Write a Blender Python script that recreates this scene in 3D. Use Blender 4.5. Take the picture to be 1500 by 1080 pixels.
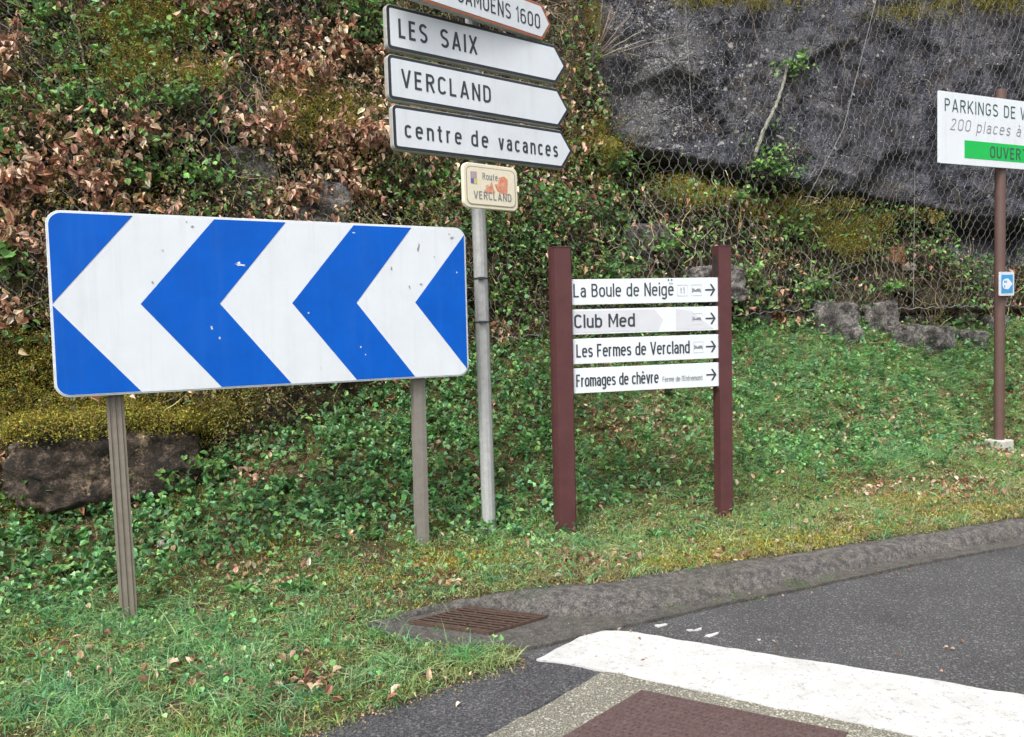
import bpy, math, random
import numpy as np
from mathutils import Vector, Matrix, Euler

for o in list(bpy.data.objects):
    bpy.data.objects.remove(o)
SC = bpy.context.scene
COL = SC.collection
rad = math.radians
random.seed(7)
RNG = np.random.default_rng(7)

# ------------------------------------------------------------------ camera
FOC, PITCH, ROLL, EYE = 1112.88, rad(3.2133), rad(-1.8024), 1.55
FWD = np.array([0, math.cos(PITCH), -math.sin(PITCH)])
_R = np.array([1.0, 0, 0]); _U = np.array([0, math.sin(PITCH), math.cos(PITCH)])
RGT = math.cos(ROLL) * _R + math.sin(ROLL) * _U
UPV = -math.sin(ROLL) * _R + math.cos(ROLL) * _U
CPOS = np.array([0, 0, EYE])
cd = bpy.data.cameras.new('camera'); cam = bpy.data.objects.new('camera', cd); COL.objects.link(cam)
cd.sensor_width = 36; cd.lens = FOC / 1500 * 36; cd.clip_end = 2000; cd.clip_start = 0.05
M = Matrix(((RGT[0], UPV[0], -FWD[0], 0), (RGT[1], UPV[1], -FWD[1], 0), (RGT[2], UPV[2], -FWD[2], EYE), (0, 0, 0, 1)))
cam.matrix_world = M
SC.camera = cam

# ------------------------------------------------------------------ light
SUN_EL, SUN_AZ = 56, 205          # soft overcast daylight from high behind the camera
w = bpy.data.worlds.new('World'); SC.world = w; w.use_nodes = True
nt = w.node_tree; nt.nodes.clear()
sky = nt.nodes.new('ShaderNodeTexSky'); sky.sky_type = 'NISHITA'; sky.sun_disc = False
sky.sun_elevation = rad(SUN_EL); sky.sun_rotation = rad(SUN_AZ); sky.air_density = 1.0; sky.dust_density = 6.0; sky.ozone_density = 1.0
hs = nt.nodes.new('ShaderNodeHueSaturation'); hs.inputs['Saturation'].default_value = 0.30
bg = nt.nodes.new('ShaderNodeBackground'); bg.inputs['Strength'].default_value = 0.145
wo = nt.nodes.new('ShaderNodeOutputWorld')
nt.links.new(sky.outputs[0], hs.inputs['Color']); nt.links.new(hs.outputs[0], bg.inputs[0]); nt.links.new(bg.outputs[0], wo.inputs[0])
sd = bpy.data.lights.new('sun', 'SUN'); sd.energy = 1.5; sd.angle = rad(14); sd.color = (1.0, 0.97, 0.92)
sun = bpy.data.objects.new('sun', sd); COL.objects.link(sun)
_az, _el = rad(SUN_AZ), rad(SUN_EL)
sdir = Vector((math.sin(_az) * math.cos(_el), math.cos(_az) * math.cos(_el), math.sin(_el)))
sun.rotation_euler = sdir.to_track_quat('Z', 'Y').to_euler(); sun.location = (0, -6, 12)
SC.view_settings.view_transform = 'Standard'; SC.view_settings.look = 'None'
SC.view_settings.gamma = 1; SC.view_settings.use_curve_mapping = False
SC.view_settings.exposure = 0.72
SC.cycles.max_bounces = 5; SC.cycles.diffuse_bounces = 3; SC.cycles.transmission_bounces = 3
SC.cycles.use_denoising = True

# ------------------------------------------------------------------ helpers
def pray(px, py):
    px = np.asarray(px, float); py = np.asarray(py, float)
    return FWD + RGT * ((px - 750) / FOC)[..., None] - UPV * ((py - 540) / FOC)[..., None]
def onz(px, py, z=0.0):
    d = pray(px, py); return CPOS + d * ((z - EYE) / d[..., 2])[..., None]
def pix(P):
    d = P - CPOS; z = d @ FWD; z = np.where(z > 0.3, z, 0.3)
    return 750 + FOC * (d @ RGT) / z, 540 - FOC * (d @ UPV) / z, d @ FWD
CA, SA = math.cos(rad(20)), math.sin(rad(20))
def W(u, n, z): return np.stack(np.broadcast_arrays(u * CA - n * SA, u * SA + n * CA, z), -1)
def UN(P): return P[..., 0] * CA + P[..., 1] * SA, -P[..., 0] * SA + P[..., 1] * CA

def _h(i, j, s):
    a = np.sin(i * 127.1 + j * 311.7 + s * 74.7) * 43758.5453
    return a - np.floor(a)
def vnoise(x, y, s=0):
    xi, yi = np.floor(x), np.floor(y); xf, yf = x - xi, y - yi
    xf = xf * xf * (3 - 2 * xf); yf = yf * yf * (3 - 2 * yf)
    a = _h(xi, yi, s); b = _h(xi + 1, yi, s); c = _h(xi, yi + 1, s); d = _h(xi + 1, yi + 1, s)
    return (a * (1 - xf) + b * xf) * (1 - yf) + (c * (1 - xf) + d * xf) * yf
def fbm(x, y, s=0, o=4):
    t = 0; a = 0.5
    for k in range(o):
        t = t + a * (vnoise(x, y, s + k * 13) - 0.5) * 2; x = x * 2.03; y = y * 2.03; a *= 0.5
    return t
def vor(x, y, s=0):
    """cell id hash, offset from cell seed, distance to nearest edge"""
    xi, yi = np.floor(x), np.floor(y)
    d1 = np.full(x.shape, 9.0); d2 = np.full(x.shape, 9.0)
    hx = np.zeros(x.shape); ox = np.zeros(x.shape); oy = np.zeros(x.shape); h2 = np.zeros(x.shape); h3 = np.zeros(x.shape)
    for a in (-1, 0, 1):
        for b in (-1, 0, 1):
            ci, cj = xi + a, yi + b
            sx = ci + 0.1 + 0.8 * _h(ci, cj, s); sy = cj + 0.1 + 0.8 * _h(ci, cj, s + 5)
            d = np.hypot(x - sx, y - sy); m = d < d1
            d2 = np.where(m, d1, np.minimum(d2, d)); d1 = np.where(m, d, d1)
            hx = np.where(m, _h(ci, cj, s + 9), hx); h2 = np.where(m, _h(ci, cj, s + 17), h2); h3 = np.where(m, _h(ci, cj, s + 23), h3)
            ox = np.where(m, x - sx, ox); oy = np.where(m, y - sy, oy)
    return hx, h2, h3, ox, oy, d2 - d1

def tag(o, label=None, cat=None, group=None, kind=None):
    if label: o['label'] = label
    if cat: o['category'] = cat
    if group: o['group'] = group
    if kind: o['kind'] = kind
    return o
def empty(name, loc=(0, 0, 0), rot=(0, 0, 0)):
    o = bpy.data.objects.new(name, None); COL.objects.link(o); o.location = loc; o.rotation_euler = rot
    o.empty_display_size = 0.1
    return o
def npmesh(name, V, Fs, mat, parent=None, cols=None, smooth=False, loc=None, attrs=None):
    """V (N,3); Fs a list of (M,k) face arrays"""
    me = bpy.data.meshes.new(name); V = np.asarray(V, float)
    if loc is not None: V = V - np.asarray(loc, float)
    me.vertices.add(len(V)); me.vertices.foreach_set('co', V.astype(np.float32).ravel())
    Fs = [np.asarray(f, np.int32) for f in Fs if len(f)]
    nl = sum(f.size for f in Fs); nf = sum(len(f) for f in Fs)
    me.loops.add(nl); me.loops.foreach_set('vertex_index', np.concatenate([f.ravel() for f in Fs]))
    tot = np.concatenate([np.full(len(f), f.shape[1], np.int32) for f in Fs])
    me.polygons.add(nf); me.polygons.foreach_set('loop_start', np.concatenate([[0], np.cumsum(tot)[:-1]]).astype(np.int32))
    if smooth: me.polygons.foreach_set('use_smooth', np.ones(nf, bool))
    else: me.polygons.foreach_set('use_smooth', np.zeros(nf, bool))
    me.update(calc_edges=True)
    if cols is not None:
        a = me.color_attributes.new('Col', 'FLOAT_COLOR', 'POINT')
        c4 = np.ones((len(V), 4), np.float32); c4[:, :3] = cols; a.data.foreach_set('color', c4.ravel())
    for k, v in (attrs or {}).items():
        a = me.attributes.new(k, 'FLOAT', 'POINT'); a.data.foreach_set('value', np.asarray(v, np.float32).ravel())
    me.materials.append(mat)
    o = bpy.data.objects.new(name, me); COL.objects.link(o)
    if parent is not None: o.parent = parent
    elif loc is not None: o.location = loc
    return o
class MB:
    def __init__(s): s.v = []; s.f = []
    def add(s, vs, fs):
        k = len(s.v); s.v += [tuple(map(float, p)) for p in vs]; s.f += [tuple(i + k for i in f) for f in fs]; return s
    def box(s, x0, x1, y0, y1, z0, z1):
        return s.add([(x0, y0, z0), (x1, y0, z0), (x1, y1, z0), (x0, y1, z0), (x0, y0, z1), (x1, y0, z1), (x1, y1, z1), (x0, y1, z1)],
                     [(0, 3, 2, 1), (4, 5, 6, 7), (0, 1, 5, 4), (1, 2, 6, 5), (2, 3, 7, 6), (3, 0, 4, 7)])
    def prism(s, poly, y0, y1):           # polygon in x,z (ccw seen from the front, -y)
        n = len(poly)
        return s.add([(x, y0, z) for x, z in poly] + [(x, y1, z) for x, z in poly],
                     [tuple(range(n)), tuple(range(2 * n - 1, n - 1, -1))] + [(i + n, (i + 1) % n + n, (i + 1) % n, i) for i in range(n)])
    def vprism(s, poly, z0, z1, sh=(0, 0)):   # polygon in x,y
        n = len(poly)
        return s.add([(x, y, z0) for x, y in poly] + [(x + sh[0], y + sh[1], z1) for x, y in poly],
                     [tuple(range(n - 1, -1, -1)), tuple(range(n, 2 * n))] + [(i, (i + 1) % n, (i + 1) % n + n, i + n) for i in range(n)])
    def sheet(s, poly, y): return s.add([(x, y, z) for x, z in poly], [tuple(range(len(poly)))])
    def build(s, name, mat, parent=None, bevel=0, smooth=False):
        me = bpy.data.meshes.new(name); me.from_pydata(s.v, [], s.f); me.materials.append(mat); me.update()
        if smooth:
            for p in me.polygons: p.use_smooth = True
        o = bpy.data.objects.new(name, me); COL.objects.link(o)
        if parent is not None: o.parent = parent
        if bevel:
            b = o.modifiers.new('bevel', 'BEVEL'); b.width = bevel; b.segments = 2; b.limit_method = 'ANGLE'; b.angle_limit = rad(40)
        return o
def tubes(paths, k=3):
    """paths: list of (pts (n,3), radii (n,)) -> verts, faces"""
    V = []; Fq = []; base = 0
    for P, r in paths:
        P = np.asarray(P, float); n = len(P)
        T = np.gradient(P, axis=0); T /= np.linalg.norm(T, axis=1)[:, None] + 1e-9
        ref = np.array([0, 0, 1.0]) if abs(T[:, 2]).mean() < 0.8 else np.array([1.0, 0, 0])
        A = np.cross(T, ref); A /= np.linalg.norm(A, axis=1)[:, None] + 1e-9; B = np.cross(T, A)
        ang = np.arange(k) / k * 2 * np.pi
        r = np.broadcast_to(np.asarray(r, float), (n,))
        ring = P[:, None] + (A[:, None] * np.cos(ang)[None, :, None] + B[:, None] * np.sin(ang)[None, :, None]) * r[:, None, None]
        V.append(ring.reshape(-1, 3))
        i = np.arange(n - 1)[:, None]; j = np.arange(k)[None]; j2 = (j + 1) % k
        q = np.stack(np.broadcast_arrays(i * k + j, i * k + j2, (i + 1) * k + j2, (i + 1) * k + j), -1).reshape(-1, 4) + base
        Fq.append(q); base += n * k
    return np.concatenate(V), np.concatenate(Fq)

# ------------------------------------------------------------------ materials
def mat(name):
    m = bpy.data.materials.new(name); m.use_nodes = True
    n = m.node_tree; b = n.nodes['Principled BSDF']; return m, n, b
def N(n, t, **kw):
    x = n.nodes.new(t)
    for k, v in kw.items(): setattr(x, k, v)
    return x
def setin(x, **kw):
    for k, v in kw.items(): x.inputs[k.replace('_', ' ')].default_value = v
def noise(n, scale, detail=4, rough=0.6, co=None, w_=None):
    x = N(n, 'ShaderNodeTexNoise'); x.inputs['Scale'].default_value = scale; x.inputs['Detail'].default_value = detail; x.inputs['Roughness'].default_value = rough
    if co is not None: n.links.new(co, x.inputs['Vector'])
    return x.outputs['Fac']
def ramp(n, fac, stops):
    r = N(n, 'ShaderNodeValToRGB'); e = r.color_ramp.elements
    while len(e) < len(stops): e.new(0.5)
    for i, (p, c) in enumerate(stops):
        e[i].position = p; e[i].color = (*c, 1) if len(c) == 3 else c
    n.links.new(fac, r.inputs[0]); return r.outputs[0]
def mixc(n, fac, a, b, mode='MIX'):
    x = N(n, 'ShaderNodeMix', data_type='RGBA', blend_type=mode)
    for s, v in ((0, fac), (6, a), (7, b)):
        if isinstance(v, (int, float)): x.inputs[s].default_value = v
        elif isinstance(v, tuple): x.inputs[s].default_value = (*v, 1)
        else: n.links.new(v, x.inputs[s])
    return x.outputs[2]
def bump(n, b, h, strength=0.5, dist=0.02):
    x = N(n, 'ShaderNodeBump'); x.inputs['Strength'].default_value = strength; x.inputs['Distance'].default_value = dist
    n.links.new(h, x.inputs['Height']); n.links.new(x.outputs[0], b.inputs['Normal'])
def OC(n): return N(n, 'ShaderNodeTexCoord').outputs['Object']
def attr(n, name, out='Fac'):
    a = N(n, 'ShaderNodeAttribute'); a.attribute_name = name; return a.outputs[out]
BW = lambda g: (g, g, g)

def paint(name, c, rough=0.45, var=0.12, scale=14, metal=0, dirt=0.15, dirtc=(0.16, 0.14, 0.11), spec=0.5, streak=0):
    m, n, b = mat(name); co = OC(n)
    f = noise(n, scale, 5, 0.65, co)
    lo = tuple(x * (1 - var) for x in c); hi = tuple(min(1, x * (1 + var)) for x in c)
    base = ramp(n, f, [(0.3, lo), (0.7, hi)])
    g = ramp(n, noise(n, scale * 0.35, 8, 0.7, co), [(0.5, BW(0)), (0.75, BW(dirt))])
    n.links.new(mixc(n, g, base, dirtc), b.inputs['Base Color'])
    b.inputs['Metallic'].default_value = metal; b.inputs['Specular IOR Level'].default_value = spec
    n.links.new(ramp(n, noise(n, scale * 3, 4, 0.6, co), [(0.3, BW(max(0.02, rough - 0.1))), (0.7, BW(min(1, rough + 0.12)))]), b.inputs['Roughness'])
    if streak:
        mp = N(n, 'ShaderNodeMapping'); mp.inputs['Scale'].default_value = (16, 16, .8); n.links.new(co, mp.inputs['Vector'])
        sf = ramp(n, noise(n, 1.0, 6, .7, mp.outputs[0]), [(.50, BW(0)), (.72, BW(streak))])
        n.links.new(mixc(n, sf, b.inputs['Base Color'].links[0].from_socket, dirtc), b.inputs['Base Color'])
    bump(n, b, noise(n, scale * 12, 3, 0.6, co), 0.08, 0.004)
    return m
MT = {}
MT['white_sheet'] = paint('white_sheet', (0.70, 0.745, 0.80), 0.45, 0.03, 5, dirt=0.25, dirtc=(0.50, 0.52, 0.50), streak=.24)
MT['blue_sheet'] = paint('blue_sheet', (0.0, 0.098, 0.52), 0.5, 0.10, 4, dirt=0.1, dirtc=(0.04, 0.17, 0.52), spec=0.2, streak=.14)
MT['black_sheet'] = paint('black_sheet', (0.022, 0.028, 0.035), 0.45, 0.15, 10, dirt=0.12)
MT['letter'] = paint('letter', (0.035, 0.045, 0.055), 0.5, 0.2, 30, dirt=0.1)
MT['letter_green'] = paint('letter_green', (0.03, 0.085, 0.07), 0.5, 0.15, 30, dirt=0.1)
MT['letter_grey'] = paint('letter_grey', (0.20, 0.21, 0.225), 0.5, 0.1, 30, dirt=0.1)
MT['alu_edge'] = paint('alu_edge', (0.42, 0.42, 0.40), 0.5, 0.15, 20, 0.15, dirt=0.3)
MT['white_rim'] = paint('white_rim', (0.62, 0.66, 0.70), 0.45, 0.06, 20, dirt=0.3)
MT['galv'] = paint('galvanised_steel', (0.46, 0.47, 0.47), 0.5, 0.15, 22, 0.25, dirt=0.35, dirtc=(0.22, 0.22, 0.2))
MT['taupe'] = paint('taupe_paint', (0.235, 0.205, 0.17), 0.55, 0.12, 18, dirt=0.3, dirtc=(0.11, 0.12, 0.075))
MT['grey_post'] = paint('grey_post_paint', (0.225, 0.205, 0.185), 0.55, 0.10, 18, dirt=0.3, dirtc=(0.1, 0.11, 0.07))
MT['maroon'] = paint('maroon_paint', (0.088, 0.032, 0.034), 0.5, 0.12, 9, dirt=0.35, dirtc=(0.13, 0.06, 0.055), spec=0.35)
MT['brown_post'] = paint('brown_post_paint', (0.115, 0.067, 0.057), 0.5, 0.12, 9, dirt=0.3, dirtc=(0.09, 0.06, 0.05))
MT['brown_border'] = paint('brown_border', (0.36, 0.115, 0.05), 0.5, 0.15, 12, dirt=0.2)
MT['cream'] = paint('cream_enamel', (0.78, 0.72, 0.56), 0.25, 0.04, 12, dirt=0.15, dirtc=(0.5, 0.42, 0.28))
MT['taupe_line'] = paint('taupe_line', (0.30, 0.28, 0.22), 0.4, 0.1, 20)
MT['orange_rust'] = paint('orange_print', (0.66, 0.27, 0.16), 0.5, 0.35, 60, dirt=0.7, dirtc=(0.78, 0.6, 0.45))
MT['mauve'] = paint('crest_mauve', (0.42, 0.32, 0.36), 0.4, 0.2, 60)
MT['violet'] = paint('crest_violet', (0.14, 0.11, 0.42), 0.4, 0.2, 60)
MT['yellow'] = paint('crest_yellow', (0.62, 0.58, 0.12), 0.4, 0.2, 60)
MT['green_band'] = paint('green_band', (0.0, 0.46, 0.075), 0.45, 0.05, 12, dirt=0.06)
MT['sky_blue'] = paint('sky_blue_plate', (0.05, 0.30, 0.62), 0.4, 0.08, 20, dirt=0.1)
MT['pale_film'] = paint('pale_film', (0.58, 0.595, 0.64), 0.5, 0.03, 12, dirt=0.3, dirtc=(0.5, 0.48, 0.49))
MT['scuff'] = paint('scuff_grey', (0.30, 0.30, 0.29), 0.6, 0.3, 60)
MT['iron'] = paint('rusty_iron', (0.085, 0.052, 0.038), 0.75, 0.4, 40, 0.2, dirt=0.5, dirtc=(0.08, 0.07, 0.06))
MT['cover_iron'] = paint('red_brown_cover', (0.080, 0.048, 0.046), 0.75, 0.5, 90, 0.0, dirt=0.8, dirtc=(0.125, 0.10, 0.095))
MT['wire'] = paint('wire_zinc', (0.24, 0.235, 0.235), 0.6, 0.3, 5, 0.1, dirt=0.4, dirtc=(0.2, 0.16, 0.14))
MT['concrete_base'] = paint('pale_concrete', (0.5, 0.48, 0.44), 0.85, 0.2, 20, dirt=0.5, dirtc=(0.25, 0.24, 0.18))
MT['void_shade'] = paint('void_shade_black', (0.02, 0.018, 0.015), 0.9, 0.3, 10)  # near-black colour standing for the shade in drain shaft and post slot

def leafmat(name, rough=0.5, trans=0.3):
    m, n, b = mat(name); c = attr(n, 'Col', 'Color'); co = OC(n)
    f = ramp(n, noise(n, 60, 3, 0.6, co), [(0.3, BW(0.78)), (0.7, BW(1.2))])
    cc = mixc(n, 1.0, c, f, 'MULTIPLY'); n.links.new(cc, b.inputs['Base Color'])
    b.inputs['Roughness'].default_value = rough; b.inputs['Specular IOR Level'].default_value = 0.35
    t = N(n, 'ShaderNodeBsdfTranslucent'); n.links.new(cc, t.inputs[0])
    mx = N(n, 'ShaderNodeMixShader'); mx.inputs[0].default_value = trans
    n.links.new(b.outputs[0], mx.inputs[1]); n.links.new(t.outputs[0], mx.inputs[2])
    n.links.new(mx.outputs[0], n.nodes['Material Output'].inputs[0]); return m
MT['leaf'] = leafmat('leaf', 0.45, 0.3); MT['dead'] = leafmat('dead_leaf', 0.65, 0.15); MT['moss'] = leafmat('moss', 0.9, 0.1)
MT['bark'] = leafmat('bark', 0.85, 0.0)

# asphalt
def asphalt(name, a, b_, c_, blue=1.08, warm=(1, 1, 1)):
    m, n, b = mat(name); co = OC(n)
    f1 = noise(n, 130, 3, 0.65, co); f2 = noise(n, 2.2, 5, 0.6, co); f3 = noise(n, 420, 1, 0.5, co)
    v = N(n, 'ShaderNodeTexVoronoi'); v.inputs['Scale'].default_value = 120; n.links.new(co, v.inputs['Vector'])
    base = ramp(n, f1, [(0.38, (a * 0.93, a * 0.95, a * blue)), (0.5, (b_ * 0.95, b_ * 0.96, b_ * blue)), (0.62, (c_, c_ * 0.98, c_))])
    stone = mixc(n, ramp(n, v.outputs['Color'], [(0.72, BW(0)), (0.85, BW(0.6))]), base, (c_ * 1.9, c_ * 1.85, c_ * 1.75))
    col = mixc(n, 1.0, stone, ramp(n, f2, [(0.3, BW(0.8)), (0.7, BW(1.18))]), 'MULTIPLY')
    col = mixc(n, 1.0, col, warm, 'MULTIPLY')
    n.links.new(col, b.inputs['Base Color']); b.inputs['Roughness'].default_value = 0.82; b.inputs['Specular IOR Level'].default_value = 0.35
    mm = N(n, 'ShaderNodeMath', operation='ADD'); n.links.new(v.outputs['Distance'], mm.inputs[0]); n.links.new(f3, mm.inputs[1])
    bump(n, b, mm.outputs[0], 0.7, 0.006); return m
MT['asphalt'] = asphalt('asphalt', 0.030, 0.066, 0.135, 1.03)
MT['asphalt_dark'] = asphalt('asphalt_new', 0.026, 0.055, 0.105, 1.12)
MT['aggregate'] = asphalt('aggregate_collar', 0.09, 0.18, 0.33, 0.80, warm=(1.04, 1.0, .90))

def roadpaint():
    m, n, b = mat('road_paint'); co = OC(n)
    wear = ramp(n, noise(n, 38, 7, 0.85, co), [(0.545, BW(0)), (0.585, BW(0.55)), (0.63, BW(1))])
    c = mixc(n, wear, ramp(n, noise(n, 5, 5, 0.6, co), [(0.38, (0.44, 0.445, 0.44)), (0.62, (0.54, 0.54, 0.53))]), (0.24, 0.235, 0.225))
    n.links.new(c, b.inputs['Base Color']); b.inputs['Roughness'].default_value = 0.7
    bump(n, b, noise(n, 140, 3, 0.6, co), 0.6, 0.005); return m
MT['road_paint'] = roadpaint()

def concrete(name, lo, hi, green=0.5):
    m, n, b = mat(name); co = OC(n)
    c = ramp(n, noise(n, 22, 9, 0.82, co), [(0.42, lo), (0.5, tuple(a * .6 + b2 * .4 for a, b2 in zip(lo, hi))), (0.62, hi)])
    s = ramp(n, noise(n, 3, 4, 0.6, co), [(0.5, BW(0)), (0.72, BW(green))])
    c = mixc(n, s, c, (0.07, 0.085, 0.035))
    d = ramp(n, noise(n, 120, 4, 0.7, co), [(0.38, BW(0.55)), (0.62, BW(1.4))])
    n.links.new(mixc(n, 1.0, c, d, 'MULTIPLY'), b.inputs['Base Color']); b.inputs['Roughness'].default_value = 0.85
    bump(n, b, noise(n, 60, 8, 0.8, co), 1.0, 0.02); return m
MT['kerb'] = concrete('kerb_concrete', (0.065, 0.062, 0.064), (0.23, 0.21, 0.19), 0.3)
MT['apron'] = concrete('apron_concrete', (0.075, 0.07, 0.066), (0.17, 0.157, 0.14), 0.3)

def soil(name, stops, greens=(0.05, 0.06, 0.015)):
    m, n, b = mat(name); co = OC(n)
    c = ramp(n, noise(n, 16, 8, 0.75, co), stops)
    g = ramp(n, noise(n, 2.5, 5, 0.7, co), [(0.42, BW(0)), (0.6, BW(0.8))])
    n.links.new(mixc(n, g, c, greens), b.inputs['Base Color']); b.inputs['Roughness'].default_value = 0.95; b.inputs['Specular IOR Level'].default_value = 0.2
    bump(n, b, noise(n, 50, 8, 0.75, co), 1.0, 0.03); return m
MT['soil'] = soil('soil', [(0.36, (0.022, 0.018, 0.011)), (0.5, (0.085, 0.064, 0.036)), (0.64, (0.19, 0.14, 0.085))], (0.09, 0.11, 0.03))

def rockmat():
    m, n, b = mat('rock_face'); co = OC(n)
    mp = N(n, 'ShaderNodeMapping'); mp.inputs['Scale'].default_value = (1, 1, 1.15); n.links.new(co, mp.inputs['Vector']); st = mp.outputs[0]
    base = ramp(n, noise(n, 1.7, 9, 0.68, co), [(0.36, (0.024, 0.026, 0.036)), (0.46, (0.078, 0.082, 0.108)), (0.54, (0.145, 0.148, 0.182)), (0.66, (0.27, 0.265, 0.285))])
    fine = ramp(n, noise(n, 24, 8, 0.75, st), [(0.36, BW(0.30)), (0.5, BW(1.0)), (0.64, BW(1.9))])
    c = mixc(n, 1.0, base, fine, 'MULTIPLY')
    # brownish damp seams
    c = mixc(n, ramp(n, noise(n, 2.6, 7, 0.7, st), [(0.52, BW(0)), (0.60, BW(0.55))]), c, (0.12, 0.092, 0.066))
    sm = N(n, 'ShaderNodeMapping'); sm.inputs['Scale'].default_value = (5, 5, .45); n.links.new(co, sm.inputs['Vector'])
    c = mixc(n, ramp(n, noise(n, 1.0, 7, 0.75, sm.outputs[0]), [(0.52, BW(0)), (0.62, BW(0.75))]), c, (0.028, 0.028, 0.034))
    c = mixc(n, 1.0, c, ramp(n, noise(n, 85, 5, 0.75, co), [(0.38, BW(0.5)), (0.62, BW(1.55))]), 'MULTIPLY')
    # pale bleached patches
    pale = attr(n, 'pale')
    pm = N(n, 'ShaderNodeMath', operation='MULTIPLY'); n.links.new(pale, pm.inputs[0]); n.links.new(ramp(n, noise(n, 7, 7, 0.75, st), [(0.3, BW(0.25)), (0.6, BW(1))]), pm.inputs[1])
    c = mixc(n, pm.outputs[0], c, (0.30, 0.295, 0.30))
    # round crusts of white lichen
    for sc, thr, off in ((5, 0.22, 1.3), (11, 0.26, 0.0), (23, 0.28, 3.1), (46, 0.30, 7.7)):
        v = N(n, 'ShaderNodeTexVoronoi'); v.inputs['Scale'].default_value = sc
        ad = N(n, 'ShaderNodeVectorMath', operation='ADD'); ad.inputs[1].default_value = (off, off, off)
        n.links.new(co, ad.inputs[0])
        ds = N(n, 'ShaderNodeVectorMath', operation='MULTIPLY_ADD'); nz = N(n, 'ShaderNodeTexNoise'); nz.inputs['Scale'].default_value = sc * 3
        n.links.new(co, nz.inputs['Vector']); n.links.new(nz.outputs['Color'], ds.inputs[0]); ds.inputs[1].default_value = (0.5 / sc,) * 3; n.links.new(ad.outputs[0], ds.inputs[2])
        n.links.new(ds.outputs[0], v.inputs['Vector'])
        mk = ramp(n, v.outputs['Distance'], [(thr - 0.05, BW(1)), (thr, BW(0))])
        pick = N(n, 'ShaderNodeSeparateColor'); n.links.new(v.outputs['Color'], pick.inputs[0])
        dens = N(n, 'ShaderNodeMath', operation='MULTIPLY_ADD'); n.links.new(attr(n, 'lichen'), dens.inputs[0]); dens.inputs[1].default_value = 0.75; dens.inputs[2].default_value = 0.06
        lt = N(n, 'ShaderNodeMath', operation='LESS_THAN'); n.links.new(pick.outputs[0], lt.inputs[0]); n.links.new(dens.outputs[0], lt.inputs[1])
        mu = N(n, 'ShaderNodeMath', operation='MULTIPLY'); n.links.new(mk, mu.inputs[0]); n.links.new(lt.outputs[0], mu.inputs[1])
        c = mixc(n, mu.outputs[0], c, (0.62, 0.62, 0.60))
    # soil and thin moss where plants root
    sl = ramp(n, noise(n, 14, 8, 0.75, co), [(0.36, (0.012, 0.010, 0.007)), (0.48, (0.060, 0.044, 0.026)), (0.56, (0.11, 0.10, 0.032)), (0.66, (0.21, 0.155, 0.10))])
    am = N(n, 'ShaderNodeMath', operation='MULTIPLY_ADD'); n.links.new(noise(n, 5, 6, 0.7, co), am.inputs[0]); am.inputs[1].default_value = 0.9
    vg = N(n, 'ShaderNodeMath', operation='ADD'); vg.inputs[1].default_value = -0.45; n.links.new(attr(n, 'veg'), vg.inputs[0]); n.links.new(vg.outputs[0], am.inputs[2])
    c = mixc(n, ramp(n, am.outputs[0], [(0.38, BW(0)), (0.6, BW(1))]), c, sl)
    n.links.new(c, b.inputs['Base Color']); b.inputs['Roughness'].default_value = 0.8; b.inputs['Specular IOR Level'].default_value = 0.35
    h = N(n, 'ShaderNodeMath', operation='MULTIPLY_ADD'); n.links.new(noise(n, 5, 10, 0.7, co), h.inputs[0]); h.inputs[1].default_value = 2.5; n.links.new(noise(n, 38, 8, 0.75, st), h.inputs[2])
    hh_ = h.outputs[0]
    for sc, wd, amp in ((1.6, .035, 1.1), (4.2, .05, .7), (10, .07, .4)):
        v = N(n, 'ShaderNodeTexVoronoi'); v.feature = 'DISTANCE_TO_EDGE'; v.inputs['Scale'].default_value = sc
        nz = N(n, 'ShaderNodeTexNoise'); nz.inputs['Scale'].default_value = sc * 1.7; nz.inputs['Detail'].default_value = 6; n.links.new(co, nz.inputs['Vector'])
        ds = N(n, 'ShaderNodeVectorMath', operation='MULTIPLY_ADD'); n.links.new(nz.outputs['Color'], ds.inputs[0]); ds.inputs[1].default_value = (.9 / sc,) * 3; n.links.new(st, ds.inputs[2]); n.links.new(ds.outputs[0], v.inputs['Vector'])
        cr = ramp(n, v.outputs['Distance'], [(0, BW(0)), (wd, BW(amp))]); ad2 = N(n, 'ShaderNodeMath', operation='ADD'); n.links.new(hh_, ad2.inputs[0]); n.links.new(cr, ad2.inputs[1]); hh_ = ad2.outputs[0]
    bump(n, b, hh_, 1.0, 0.07); return m
MT['rock'] = rockmat()
def boulder_mat(name, stops, spot=None):
    m, n, b = mat(name); co = OC(n)
    c = ramp(n, noise(n, 7, 9, 0.72, co), stops)
    c = mixc(n, 1.0, c, ramp(n, noise(n, 45, 6, 0.7, co), [(0.36, BW(0.3)), (0.64, BW(1.9))]), 'MULTIPLY')
    c = mixc(n, 1.0, c, ramp(n, noise(n, 130, 4, 0.7, co), [(0.36, BW(0.5)), (0.64, BW(1.5))]), 'MULTIPLY')
    if spot: c = mixc(n, ramp(n, noise(n, 4.5, 5, 0.8, co), [(0.56, BW(0)), (0.62, BW(0.85))]), c, spot)
    n.links.new(c, b.inputs['Base Color']); b.inputs['Roughness'].default_value = 0.85
    bump(n, b, noise(n, 22, 9, 0.75, co), 1.0, 0.03); return m
MT['boulder'] = boulder_mat('brown_boulder', [(0.42, (0.010, 0.008, 0.006)), (0.5, (0.042, 0.029, 0.021)), (0.58, (0.09, 0.066, 0.05)), (0.66, (0.18, 0.13, 0.10))], (0.33, 0.25, 0.17))
MT['stone'] = boulder_mat('grey_stone', [(0.40, (0.022, 0.02, 0.02)), (0.5, (0.085, 0.077, 0.072)), (0.62, (0.19, 0.175, 0.16))], (0.27, 0.26, 0.25))
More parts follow.
